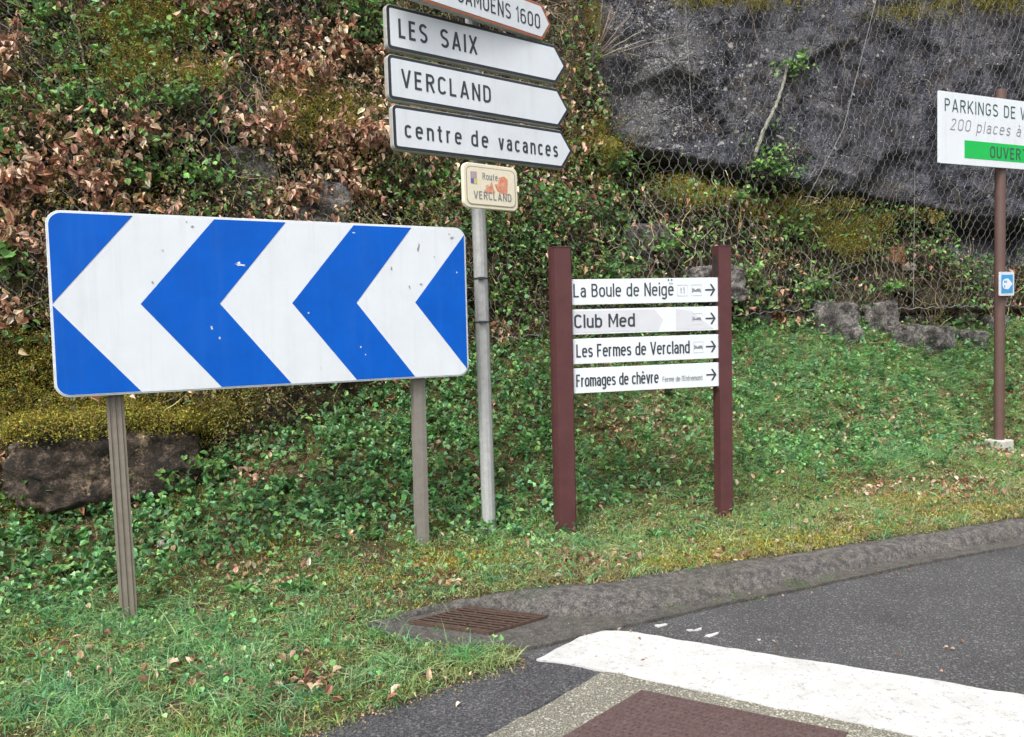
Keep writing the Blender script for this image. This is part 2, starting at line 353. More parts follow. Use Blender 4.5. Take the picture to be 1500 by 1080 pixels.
MT['stone_pale'] = boulder_mat('pale_stone', [(0.3, (0.22, 0.21, 0.19)), (0.6, (0.45, 0.42, 0.38))])
MT['stone_orange'] = boulder_mat('orange_stone', [(0.3, (0.14, 0.06, 0.03)), (0.6, (0.36, 0.16, 0.07))])

# ------------------------------------------------------------------ terrain
_cu = np.array([-9, -3, -0.9, 0.5, 1.6, 3.4, 7.7, 12, 26.0])
_cn = np.array([[2.5, 4.3, 5.0, 5.6, 6.1], [2.5, 4.5, 5.1, 5.7, 6.0], [2.5, 4.7, 5.3, 5.75, 6.05], [2.5, 4.0, 4.8, 5.4, 6.3],
                [3.70, 4.3, 5.2, 5.65, 6.75], [3.70, 4.3, 4.95, 5.6, 7.0], [3.70, 5.0, 5.95, 6.4, 7.3], [3.70, 5.0, 6.0, 6.5, 7.5], [3.70, 5.0, 6.0, 6.5, 7.6]])
_cz = np.array([[.014, 0.03, .10, .4, .62], [.014, .00, .08, .34, .5], [.014, -.07, .05, .28, .44], [.014, .0, .02, .34, .9],
                [.09, .07, .0, .32, 1.25], [.09, .085, .07, .46, 1.38], [.09, .05, -.04, .42, 1.30], [.09, .06, .0, .42, 1.3], [.09, .06, .0, .42, 1.3]])
def ground_z(u, n):
    u = np.clip(np.asarray(u, float), -9, 26); n = np.asarray(n, float); sh = np.broadcast(u, n).shape
    u = np.broadcast_to(u, sh); n = np.broadcast_to(n, sh)
    i = np.clip(np.searchsorted(_cu, u) - 1, 0, len(_cu) - 2); t = (u - _cu[i]) / (_cu[i + 1] - _cu[i])
    # smooth the jump where the kerb begins
    def prof(idx):
        A = _cn[idx]; B = _cz[idx]; z = np.where(n < A[..., 0], B[..., 0], 0.0)
        for k in range(4):
            m = (n >= A[..., k]) & (n < A[..., k + 1])
            z = np.where(m, B[..., k] + (B[..., k + 1] - B[..., k]) * (n - A[..., k]) / (A[..., k + 1] - A[..., k]), z)
        return np.where(n >= A[..., 4], B[..., 4] + (n - A[..., 4]) * 0.5, z)
    z = prof(i) * (1 - t) + prof(i + 1) * t
    nb = np.interp(u, [.3, .58, .95, 1.28, 1.6, 1.8], [3.6, 3.93, 4.05, 3.97, 3.80, 3.74])
    z = np.where(u < 1.8, np.minimum(z, 0.013 + 1.2 * np.clip(n - nb, 0, 9)), z)
    rough = np.clip((n - 4.2) / 1.2, 0, 1)
    z = z + rough * (0.10 * fbm(u * 1.1, n * 1.1, 3, 3) + 0.03 * fbm(u * 6, n * 6, 4, 3)) + np.clip((n - 3.8) / .3, 0, 1) * 0.015 * fbm(u * 3, n * 3, 9, 3)
    return z
def foot_n(u): return np.interp(u, _cu, _cn[:, 4])
def foot_z(u): return np.interp(u, _cu, _cz[:, 4])
def edge_n(u):       # where grass starts
    return np.interp(u, [-9, -2, .07, .5, 1.18, 1.22, 1.3, 26], [2.85, 2.9, 3.0, 3.09, 3.28, 3.80, 3.80, 3.78]) + 0.03 * fbm(u * 4, u * 0 + 2.2, 8, 3)

RU = np.arange(-9, 24, 0.045); RZ = np.arange(-0.6, 8.5, 0.04)
GU, GZ = np.meshgrid(RU, RZ, indexing='ij')
def build_rock_field():
    u, z = GU, GZ; fn = foot_n(u); fz = foot_z(u)
    dz = z - fz
    right = np.clip((u - 3.2) / 0.9, 0, 1) ; right = right * right * (3 - 2 * right)
    # left and centre: a slope that leans back in steps
    left_n = 0.42 * dz + 0.10 * np.sin(dz * 4.2 + 1.3 * np.sin(u * 0.9)) * np.clip(dz, 0, 1)
    left_n = np.where(dz < 0, 0.2 * dz, left_n)
    # right: rubble ledge, dark recess, overhanging slab
    zs = np.interp(u, [3, 4.04, 5.6, 5.75, 8.4, 9.5, 24], [3.55, 3.47, 3.22, 3.12, 2.93, 2.75, 2.8]) + 0.03 * fbm(u * 2, u * 0, 31, 3)
    led = 0.36 * np.clip(dz, 0, None)
    led = np.where(dz < 0.25, 0.35 - 0.2 * np.clip(dz, -1, .25), led + 0.05)       # undercut foot below the netting
    top = 0.36 * (zs - fz)
    slab = top - 0.30 + 0.10 * (z - zs) + 0.06 * fbm(u * .8, z * .8, 51, 3)
    rec = led + 0.16 * np.clip((z - (zs - .34)) / .2, 0, 1)
    t = np.clip((z - zs) / 0.05, 0, 1)
    rgt = rec * (1 - t) + slab * t
    # the vertical edge of the slab at its left end
    base = left_n * (1 - right) + rgt * right
    bz = np.clip(dz / .4, 0, 1)
    h1, h2, h3, ox, oy, e = vor(u * 0.95 + 0.35 * fbm(u, z, 1), z * 1.5 + 0.5 * fbm(u * .7, z * .7, 2), 3)
    blk = (h1 - 0.5) * 0.26 + (h2 - 0.5) * 0.35 * ox + (h3 - 0.5) * 0.25 * oy + 0.09 * np.exp(-(e / 0.05) ** 2)
    g1, g2, g3, px_, py_, e2 = vor(u * 2.9 + 0.3 * fbm(u * 2, z * 2, 4), z * 4.2 + .3 * fbm(u * 2, z * 2, 14), 7)
    e1s = e
    blk2 = (g1 - 0.5) * 0.085 + (g2 - .5) * .10 * px_ + (g3 - .5) * .10 * py_ + 0.03 * np.exp(-(e2 / 0.06) ** 2)
    k1, k2, k3, qx, qz, e3 = vor(u * 0.75 + .25 * z + .08 * fbm(u * 2, z * 2, 61), z * 1.1 - .2 * u + .08 * fbm(u * 2, z * 2, 62), 63)
    l1, l2, l3, wx, wz, e4 = vor(u * 2.3 - .6 * z, z * 2.6 + .5 * u, 67)
    m1, m2, m3, vx, vz, e5 = vor(u * 5.2 + z * 1.1, z * 6.3 - u * .8, 71)
    slabrel = (k1 - .5) * .11 + (k2 - .5) * .20 * qx + (k3 - .5) * .16 * qz + .03 * np.exp(-(e3 / .02) ** 2) + (l1 - .5) * .045 + (l2 - .5) * .12 * wx + (l3 - .5) * .12 * wz + (m1 - .5) * .035 + (m2 - .5) * .06 * vx + (m3 - .5) * .06 * vz + .03 * fbm(u * 7, z * 7, 22, 5)
    sr = t * right
    rel = (blk + blk2 + 0.05 * fbm(u * 4, z * 4, 21, 4) + 0.03 * fbm(u * 14, z * 14, 22, 3)) * (1 - sr) + slabrel * sr
    return fn - 0.05 + base + rel * (0.25 + 0.75 * bz)
RN = build_rock_field()
def rock_n(u, z, F=None):
    F = RN if F is None else F
    a = np.clip((np.asarray(u, float) - RU[0]) / 0.045, 0, len(RU) - 1.001); b = np.clip((np.asarray(z, float) - RZ[0]) / 0.04, 0, len(RZ) - 1.001)
    i = a.astype(int); j = b.astype(int); a = a - i; b = b - j
    return (F[i, j] * (1 - a) + F[i + 1, j] * a) * (1 - b) + (F[i, j + 1] * (1 - a) + F[i + 1, j + 1] * a) * b
GRN_u = np.gradient(RN, 0.045, axis=0); GRN_z = np.gradient(RN, 0.04, axis=1)
def rock_normal(u, z):
    a = np.clip(rock_n(u, z, GRN_u), -1.2, 1.2); b = np.clip(rock_n(u, z, GRN_z), -1.5, 1.5)
    nn = np.stack([a * 1.0, -np.ones_like(a), b], -1)      # (u, n, z)
    nn /= np.linalg.norm(nn, axis=-1)[..., None]
    return np.stack([nn[..., 0] * CA - nn[..., 1] * SA, nn[..., 0] * SA + nn[..., 1] * CA, nn[..., 2]], -1)
def ground_normal(u, n):
    e = 0.08; a = (ground_z(u + e, n) - ground_z(u - e, n)) / (2 * e); b = (ground_z(u, n + e) - ground_z(u, n - e)) / (2 * e)
    nn = np.stack([-a, -b, np.ones_like(a)], -1); nn /= np.linalg.norm(nn, axis=-1)[..., None]
    return np.stack([nn[..., 0] * CA - nn[..., 1] * SA, nn[..., 0] * SA + nn[..., 1] * CA, nn[..., 2]], -1)
def hit(px, py):
    """where the view ray through a photo point meets the ground or rock: point, normal, on_rock"""
    d = pray(px, py); t = 2.5
    while t < 20:
        P = CPOS + d * (t + .2); u, n = UN(P)
        if P[2] < ground_z(u, n) or n > rock_n(u, P[2]): break
        t += .2
    while t < 20:
        P = CPOS + d * t; u, n = UN(P)
        if P[2] < ground_z(u, n): 
            return P, ground_normal(np.array(u), np.array(n)), False
        if n > rock_n(u, P[2]): return P, rock_normal(np.array(u), np.array(P[2])), True
        t += 0.015
    return P, np.array([0, -1, 0.0]), True

# blob maps: (x, y, rx, ry, weight) in photo coordinates; off-frame the edge values carry on
def blobs(px, py, L):
    px = np.clip(px, -30, 1530); py = np.clip(py, -30, 1110); t = np.zeros(px.shape)
    for x, y, a, b, w_ in L:
        q = ((px - x) / a) ** 2 + ((py - y) / b) ** 2
        t = np.maximum(t, w_ * np.exp(-q * 0.9) )
    return t
def slab_mask(px, py):      # 1 on the bare overhanging slab
    ys = np.interp(px, [860, 915, 1100, 1190, 1350, 1400, 1530], [170, 225, 272, 292, 310, 385, 400])
    xl = np.interp(py, [0, 120, 220, 300], [858, 868, 900, 980])
    a = np.clip((ys - py) / 14, 0, 1); b = np.clip((px - xl) / 18, 0, 1); return a * b
BEECH = [(90, 275, 85, 45, 1), (20, 300, 40, 50, 1), (30, 350, 45, 45, .8), (20, 470, 40, 40, .7), (420, 110, 50, 40, 1), (455, 65, 55, 28, .9), (530, 100, 50, 30, .8),
         (375, 190, 60, 35, .8), (500, 210, 60, 45, .75), (240, 205, 60, 18, .7), (130, 215, 45, 30, .7), (450, 290, 60, 25, .8), (330, 20, 50, 20, .7), (150, 15, 35, 20, .5),
         (15, 70, 30, 25, .8), (10, 120, 20, 30, .7), (250, 300, 100, 18, .6), (520, 270, 50, 30, .6), (370, 130, 40, 35, .8), (60, 180, 50, 25, .6), (840, 210, 25, 15, .8), (640, 350, 30, 30, .35),
         (180, 185, 60, 20, .5), (1130, 480, 25, 45, .5), (760, 590, 30, 25, .5), (300, 110, 40, 20, .4), (30, 210, 40, 20, .7)]
GREEN = [(110, 155, 60, 16, 1), (250, 150, 45, 16, 1), (60, 35, 28, 16, .9), (200, 62, 55, 16, .8), (165, 30, 30, 12, .7), (225, 262, 38, 16, 1), (310, 262, 34, 10, .9), (370, 12, 25, 12, .8),
         (20, 390, 22, 18, 1), (10, 225, 14, 35, 1), (500, 25, 45, 22, .8), (545, 45, 40, 45, .7), (640, 275, 50, 25, .7), (680, 330, 40, 18, .6), (760, 360, 35, 30, .8), (730, 440, 22, 30, .8),
         (560, 270, 30, 25, .5), (1150, 100, 20, 12, .8), (1120, 240, 32, 28, .9), (880, 285, 35, 20, .6), (880, 400, 35, 40, .6), (1140, 340, 45, 25, .7), (1230, 330, 20, 18, .5), (1175, 420, 25, 22, .9),
         (1000, 290, 40, 14, .6), (100, 95, 25, 14, .7), (280, 45, 30, 20, .6), (790, 320, 35, 25, .6), (960, 340, 30, 22, .4), (1020, 345, 20, 20, .7), (1500, 380, 15, 30, .5), (90, 65, 30, 10, .6),
         (160, 110, 50, 14, .5), (310, 180, 30, 12, .4), (980, 230, 14, 8, .5), (1170, 425, 22, 22, .9)]
MOSS = [(215, 42, 55, 24, 1.2), (245, 20, 30, 14, 1), (445, 175, 40, 26, 1), (290, 120, 40, 14, .6), (180, 120, 50, 12, .5), (60, 555, 100, 50, 1.1), (200, 600, 110, 24, 1.1), (300, 612, 40, 22, 1), (60, 610, 70, 50, .8), (870, 222, 35, 28, .9), (1010, 285, 45, 16, .9), (1235, 345, 35, 22, .9),
        (1340, 318, 35, 8, 1), (1075, 4, 60, 8, .7), (1420, 0, 80, 14, .4), (1330, 20, 50, 10, .25), (450, 175, 40, 25, .7), (500, 180, 30, 25, .6), (1150, 310, 60, 20, .6), (100, 660, 50, 40, .5),
        (270, 735, 50, 16, 1), (50, 750, 45, 22, .9), (240, 840, 60, 20, .4), (640, 825, 55, 14, 1), (700, 818, 40, 10, .7), (1150, 800, 120, 16, .55), (1340, 745, 80, 20, .5), (100, 865, 60, 20, .35),
        (40, 935, 50, 25, .5), (1000, 825, 80, 10, .6), (340, 580, 40, 20, .5), (800, 240, 20, 20, .4), (860, 40, 20, 30, .5), (220, 100, 50, 18, .5), (30, 510, 40, 18, .7), (410, 800, 50, 18, .5), (1220, 720, 60, 14, .3), (520, 850, 60, 14, .5)]
LITTER = [(365, 700, 28, 30, 1), (330, 640, 25, 20, .5), (920, 618, 60, 22, .8), (1250, 620, 60, 25, .6), (1000, 640, 50, 30, .4), (150, 790, 60, 16, .7), (260, 790, 40, 12, .6), (110, 960, 40, 16, .5),
          (1150, 830, 120, 10, .8), (860, 825, 50, 10, .9), (1270, 720, 50, 16, .5), (1450, 655, 50, 14, .7), (620, 700, 40, 16, .4), (300, 990, 120, 30, .3), (700, 600, 30, 20, .4), (880, 560, 30, 20, .3),
          (400, 845, 60, 16, .5), (1400, 720, 60, 16, .5), (450, 1010, 80, 14, .5), (1060, 560, 60, 30, .3), (30, 830, 40, 16, .4), (1350, 590, 60, 20, .4), (660, 860, 30, 8, .6)]
DARK = [(290, 192, 48, 16, 1), (325, 228, 55, 8, 1), (100, 48, 20, 12, 1), (960, 250, 50, 16, 1), (1050, 272, 50, 12, 1), (840, 80, 20, 60, .5), (1010, 395, 60, 30, 1), (940, 385, 40, 30, 1), (1060, 350, 30, 20, .8), (1250, 440, 80, 18, .9), (905, 262, 30, 30, .9), (1180, 380, 30, 20, .8), (1300, 350, 50, 14, .7), (1440, 470, 60, 14, .8), (235, 65, 20, 6, .8),
        (1250, 395, 60, 25, .8), (1400, 345, 40, 16, 1), (1110, 480, 25, 22, 1), (870, 330, 40, 20, .6), (780, 500, 30, 60, .5), (200, 290, 30, 10, .6), (260, 100, 20, 10, .5), (900, 350, 60, 30, .5), (1390, 440, 50, 20, .6), (540, 330, 40, 30, .4),
        (420, 205, 30, 12, .5), (30, 430, 30, 18, .6), (700, 400, 30, 50, .4), (360, 262, 22, 22, .6), (465, 300, 40, 20, .6)]

# rock sheet
P = W(GU, RN, GZ).reshape(-1, 3)
nu, nz = GU.shape
pxx, pyy, _d = pix(P)
sl = slab_mask(pxx, pyy)
veg = (1 - sl) * 0.9
dk = blobs(pxx, pyy, DARK)
veg = np.clip(veg - 0.35 * blobs(pxx, pyy, [(360, 262, 22, 22, 1), (465, 300, 35, 22, 1), (1300, 470, 120, 30, 1), (960, 350, 60, 40, .7), (1430, 350, 50, 60, 1), (1040, 410, 50, 20, .8)]) + 0.9 * blobs(pxx, pyy, [(1075, 0, 80, 12, .7), (1420, 0, 90, 22, .6), (1130, 230, 25, 30, .5), (1120, 130, 16, 30, .5)]), 0, 1)
pale = blobs(pxx, pyy, [(935, 180, 30, 60, 1.1), (1000, 75, 30, 36, 1.0), (950, 120, 26, 40, .8), (1145, 95, 10, 18, .9), (1080, 160, 14, 14, .7), (1230, 160, 14, 14, .6), (1210, 270, 20, 12, .6), (1430, 370, 45, 35, .45), (1130, 60, 30, 30, .3), (1200, 60, 60, 40, .3), (1450, 60, 60, 60, .25), (1250, 230, 60, 40, .25), (880, 190, 30, 40, .35)])
lich = blobs(pxx, pyy, [(965, 100, 55, 100, 1.3), (980, 180, 45, 50, 1), (1060, 110, 80, 80, .35), (1145, 100, 30, 30, .5), (1190, 250, 50, 40, .4), (940, 30, 60, 40, .8)])
ii = np.arange(nu - 1)[:, None]; jj = np.arange(nz - 1)[None]
quads = np.stack(np.broadcast_arrays(ii * nz + jj, (ii + 1) * nz + jj, (ii + 1) * nz + jj + 1, ii * nz + jj + 1), -1).reshape(-1, 4)
tag(npmesh('rock_face', P, [quads], MT['rock'], attrs={'veg': veg, 'pale': pale, 'lichen': lich}, smooth=True), kind='structure')

# bank / verge sheet
gu = np.arange(-9, 24, 0.06); gn = np.arange(2.6, 8.6, 0.06); A, B = np.meshgrid(gu, gn, indexing='ij')
en = edge_n(A) - 0.06
Zg = ground_z(A, B)
Zg = np.where(B < np.maximum(en, np.where(A > 1.2, 3.68, 0)), -0.03, Zg)
Pg = W(A, B, Zg).reshape(-1, 3); a_, b_ = A.shape
ii = np.arange(a_ - 1)[:, None]; jj = np.arange(b_ - 1)[None]
quads = np.stack(np.broadcast_arrays(ii * b_ + jj, (ii + 1) * b_ + jj, (ii + 1) * b_ + jj + 1, ii * b_ + jj + 1), -1).reshape(-1, 4)
tag(npmesh('bank', Pg, [quads], MT['soil'], smooth=True), kind='structure')

# wide ground and road sheets
S_ = 400
tag(MB().add([(-S_, -S_, -0.08), (S_, -S_, -0.08), (S_, S_, -0.08), (-S_, S_, -0.08)], [(0, 1, 2, 3)]).build('ground', MT['soil']), kind='structure')
EDG = [(1.15, 3.32), (.5, 3.13), (.07, 3.05), (-2, 2.95), (-9, 2.90)]
r0 = [W(a, b, 0.0) for a, b in [(-30, -8), (40, -8), (40, 3.72), (1.5, 3.72)] + EDG + [(-30, 2.9)]]
tag(MB().add(r0, [tuple(range(len(r0)))]).build('road', MT['asphalt']), kind='structure')

def ngon_up(name, pts, z, mt, thick=0.0):
    pts = [(p[0], p[1]) for p in pts]
    a = sum(pts[i][0] * pts[(i + 1) % len(pts)][1] - pts[(i + 1) % len(pts)][0] * pts[i][1] for i in range(len(pts)))
    if a < 0: pts = pts[::-1]
    m = MB()
    if thick: m.vprism(pts, z - thick, z)
    else: m.add([(x, y, z) for x, y in pts], [tuple(range(len(pts)))])
    return m.build(name, mt)
def wob(pts, amp, step=0.05, seed=0):
    out = []
    for i in range(len(pts)):
        a = np.array(pts[i][:2], float); b = np.array(pts[(i + 1) % len(pts)][:2], float); L = np.linalg.norm(b - a); k = max(1, int(min(L, 6) / step))
        for j in range(k):
            p = a + (b - a) * j / k
            p = p + amp * np.array([fbm(np.array(p[0] * 9.), np.array(p[1] * 9.), seed, 3), fbm(np.array(p[0] * 9. + 50), np.array(p[1] * 9.), seed, 3)]); out.append(p)
    return out
# darker newer strip of asphalt at the left, between grass edge and cover collar
newp = wob([(-0.13 - 1.7, 2.79 - 1.6), (-0.13, 2.79), (0.07, 3.01), (0.38, 3.285), (0.12, 3.44)] + [tuple(W(a, b, 0)[:2]) for a, b in EDG] + [(-9, -2)], 0.02, seed=3)
tag(ngon_up('asphalt_patch', newp, 0.004, MT['asphalt_dark'], .0035), kind='structure')
# collar + cover
cc0 = np.array([0.5, 3.10]); ex = np.array([0.70, -0.375]); ey = np.array([-0.62, -0.60])
cov = [cc0, cc0 + ex, cc0 + ex + ey, cc0 + ey]
col_out = [(0.38, 3.30), (1.47, 2.75), (1.47 - .82, 2.75 - .84), (0.38 - .84, 3.30 - .84)]
tcov = empty('chamber_cover', (float(cc0[0]), float(cc0[1]), 0.0)); tag(tcov, 'reddish brown rectangular chamber cover set in the road below the white line', 'manhole cover')
def rel(pts, o): return [(p[0] - o[0], p[1] - o[1]) for p in pts]
o = ngon_up('collar', rel(wob(col_out, 0.02, seed=5), cc0), 0.008, MT['aggregate'], .0075); o.parent = tcov
o['label'] = 'pale aggregate collar round the cover'
o = ngon_up('plate', rel(cov, cc0), 0.013, MT['cover_iron'], 0.02); o.parent = tcov
m = MB()
for i in range(30):
    for j in range(26):
        q = ex * (i + .3 + (j % 2) * .35) / 31 + ey * (j + .3) / 27; a = ex / 31 * .45; b = ey / 27 * .45
        pts = [q, q + a, q + a + b, q + b]; pts = pts[::-1]
        m.vprism([(p[0], p[1]) for p in pts], 0.013, 0.0150)
o = m.build('tread_pattern', MT['cover_iron'], tcov); o['kind'] = 'stuff'

# white stop line
d0 = np.array([0.886, -0.463])
ul = np.array([0.50, 3.725]); ll = np.array([0.07, 3.43])
line = [ll, (0.20, 3.375), (0.35, 3.30), (1.41, 2.705), (1.41 + 8 * 0.872, 2.705 - 8 * 0.49), (0.57 + 9.2 * .892, 3.69 - 9.2 * .452), (0.57, 3.69), (0.46, 3.725), (0.38, 3.725), (0.30, 3.67)]
tag(ngon_up('stop_line_marking', wob(line, 0.018, 0.012, 7), 0.0125, MT['road_paint'], 0.012), kind='structure')
pm_ = MB()
for (x, y, a, b, an) in ((968, 917, .035, .014, .3), (1011, 924, .016, .010, 0), (1023, 923, .030, .010, .5), (1043, 931, .045, .012, .5), (1112, 938, .008, .006, 0)):
    c = onz(x, y); pts = []
    for k in range(9):
        t = k / 9 * 6.283; r = 1 + .3 * math.sin(k * 2.3 + x); q = (a * r * math.cos(t), b * r * math.sin(t))
        pts.append((c[0] + q[0] * math.cos(an) - q[1] * math.sin(an), c[1] + q[0] * math.sin(an) + q[1] * math.cos(an)))
    pm_.vprism(pts, 0.0, 0.005)
tag(pm_.build('paint_spots_marking', MT['road_paint']), kind='structure')

# kerb
bp = [(556, 916, .020), (640, 894, .022), (700, 890, .022), (808, 903, .018), (860, 905, .012), (930, 901, .010), (1000, 890, .010), (1080, 871, .010), (1200, 848, .010), (1350, 816, .010), (1500, 790, .010)]
tp = [(548, 911, .026), (640, 886, .045), (715, 869, .07), (815, 859, .10), (865, 855, .10), (930, 846, .10), (1000, 835, .10), (1080, 823, .10), (1200, 804, .10), (1350, 781, .10), (1500, 758, .10)]
Bk = [onz(*p) for p in bp]; Tk = [onz(*p) for p in tp]
for k in range(1, 14):
    Bk.append(W(5.0 + k * 1.3, 3.585, .01)); Tk.append(W(5.15 + k * 1.3, 3.74, .1))
def resamp(Pn, s):
    Pn = np.array(Pn); L = np.concatenate([[0], np.cumsum(np.linalg.norm(np.diff(Pn, axis=0), axis=1))]); L /= L[-1]
    return np.stack([np.interp(s, L, Pn[:, k]) for k in range(3)], -1)
idx = np.arange(len(Bk)); fi = np.linspace(0, len(Bk) - 1, 900)
Bq = np.stack([np.interp(fi, idx, np.array(Bk)[:, k]) for k in range(3)], -1); Tq = np.stack([np.interp(fi, idx, np.array(Tk)[:, k]) for k in range(3)], -1)
hgt = (Tq[:, 2] - Bq[:, 2])[:, None]
rows = []
for s, hz in ((0, -1.2), (0.0, 0.0), (0.10, .30), (0.22, .66), (0.36, .88), (0.55, .98), (0.8, 1.02), (1.0, 1.0), (1.12, .3)):
    Q = Bq + (Tq - Bq) * s; Q[:, 2] = Bq[:, 2] + hgt[:, 0] * hz
    dsp = fbm(Q[:, 0] * 9, Q[:, 1] * 9 + s * 3, 41, 4); Q[:, 2] += 0.014 * dsp * (0 < s < 1.05) + .006 * fbm(Q[:, 0] * 40, Q[:, 1] * 40 + s, 44, 3) * (0 < s < 1.05); Q[:, 1] += 0.016 * fbm(Q[:, 0] * 5, Q[:, 1] * 5 + s, 43, 4)
    rows.append(Q)
Vk = np.stack(rows, 1); n1, n2 = Vk.shape[:2]
ii = np.arange(n1 - 1)[:, None]; jj = np.arange(n2 - 1)[None]
quads = np.stack(np.broadcast_arrays(ii * n2 + jj, (ii + 1) * n2 + jj, (ii + 1) * n2 + jj + 1, ii * n2 + jj + 1), -1).reshape(-1, 4)
tag(npmesh('kerb', Vk.reshape(-1, 3), [quads], MT['kerb'], smooth=True), kind='structure')
# concrete apron and gutter strip
ap_px = [(536, 916), (560, 930), (600, 943), (680, 951), (757, 954), (800, 946), (880, 926), (960, 909), (1060, 886), (1200, 858), (1350, 826), (1500, 799)]
ap = [onz(x, y, .008)[:2] for x, y in ap_px] + [W(24, 3.55, 0)[:2], W(24, 3.66, 0)[:2]] + [onz(x, y - 10, .008)[:2] for x, y in [(1500, 788), (1350, 812), (1200, 843), (1080, 866), (1000, 885), (930, 896), (808, 900), (700, 884), (640, 890), (556, 912)]]
gr_px = [(600, 914), (688, 891), (806, 902), (716, 930)]
APOLY = np.array(ap)
# apron is one unbroken slab; the grate lies on it over a black-painted plate
tag(ngon_up('gutter_apron', wob(ap, 0.006, 0.06, 11), 0.018, MT['apron'], .0175), kind='structure')
def inpoly(x, y, poly, grow=0):
    c = np.zeros(x.shape, bool); n_ = len(poly)
    for i in range(n_):
        x1, y1 = poly[i]; x2, y2 = poly[(i + 1) % n_]
        m = ((y1 > y) != (y2 > y)) & (x < (x2 - x1) * (y - y1) / (y2 - y1 + 1e-12) + x1); c ^= m
    return c

# drain grate
G = [onz(x, y, 0.02) for x, y in gr_px]; g0 = G[0]; gx = G[3] - G[0]; gy = G[1] - G[0]; gx[2] = gy[2] = 0
gt = empty('drain_grate', tuple(g0)); tag(gt, 'rusty iron drain grate beside the kerb above the grass wedge', 'drain grate')
gt.location.z = 0.0
def quadp(a0, a1, b0, b1): return [(gx * a + gy * b)[:2] for a, b in ((a0, b0), (a1, b0), (a1, b1), (a0, b1))]
def pr(ps, z0, z1, name, mt):
    a = sum(ps[i][0] * ps[(i + 1) % 4][1] - ps[(i + 1) % 4][0] * ps[i][1] for i in range(4))
    if a < 0: ps = ps[::-1]
    o = MB().vprism([tuple(p) for p in ps], z0, z1).build(name, mt, gt); return o
pr(quadp(0, 1, 0, 1), 0.017, 0.0195, 'void_shade', MT['void_shade'])  # flat plate, no hole: the dark below the bars is painted on it
for a in ((0, 1, -.0, .035), (0, 1, .965, 1), (0, .02, .035, .965), (.98, 1, .035, .965)): pr(quadp(*a), 0.018, 0.034, 'frame', MT['iron'])
NB = 9
for i in range(NB):
    c = 0.035 + (i + 0.5) * 0.93 / NB + 0.006 * math.sin(i * 3)
    pr(quadp(0.02, 0.98, c - .024, c + .024), 0.0295, 0.0325, 'bar', MT['iron'])
for i in range(3):
    pr(quadp(.25 * (i + 1) - .008, .25 * (i + 1) + .008, .035, .965), 0.026, 0.0290, 'cross_bar', MT['iron'])

# ------------------------------------------------------------------ signs
def rrect(x0, x1, z0, z1, r, corners=(1, 1, 1, 1), k=7):
    """ccw from bottom left; corners bl, br, tr, tl"""
    out = []
    for (cx, cz, a0, on, X, Z) in ((x0 + r, z0 + r, 180, corners[0], x0, z0), (x1 - r, z0 + r, 270, corners[1], x1, z0), (x1 - r, z1 - r, 0, corners[2], x1, z1), (x0 + r, z1 - r, 90, corners[3], x0, z1)):
        if on: out += [(cx + r * math.cos(rad(a0 + 90 * i / k)), cz + r * math.sin(rad(a0 + 90 * i / k))) for i in range(k + 1)]
        else: out.append((X, Z))
    return out
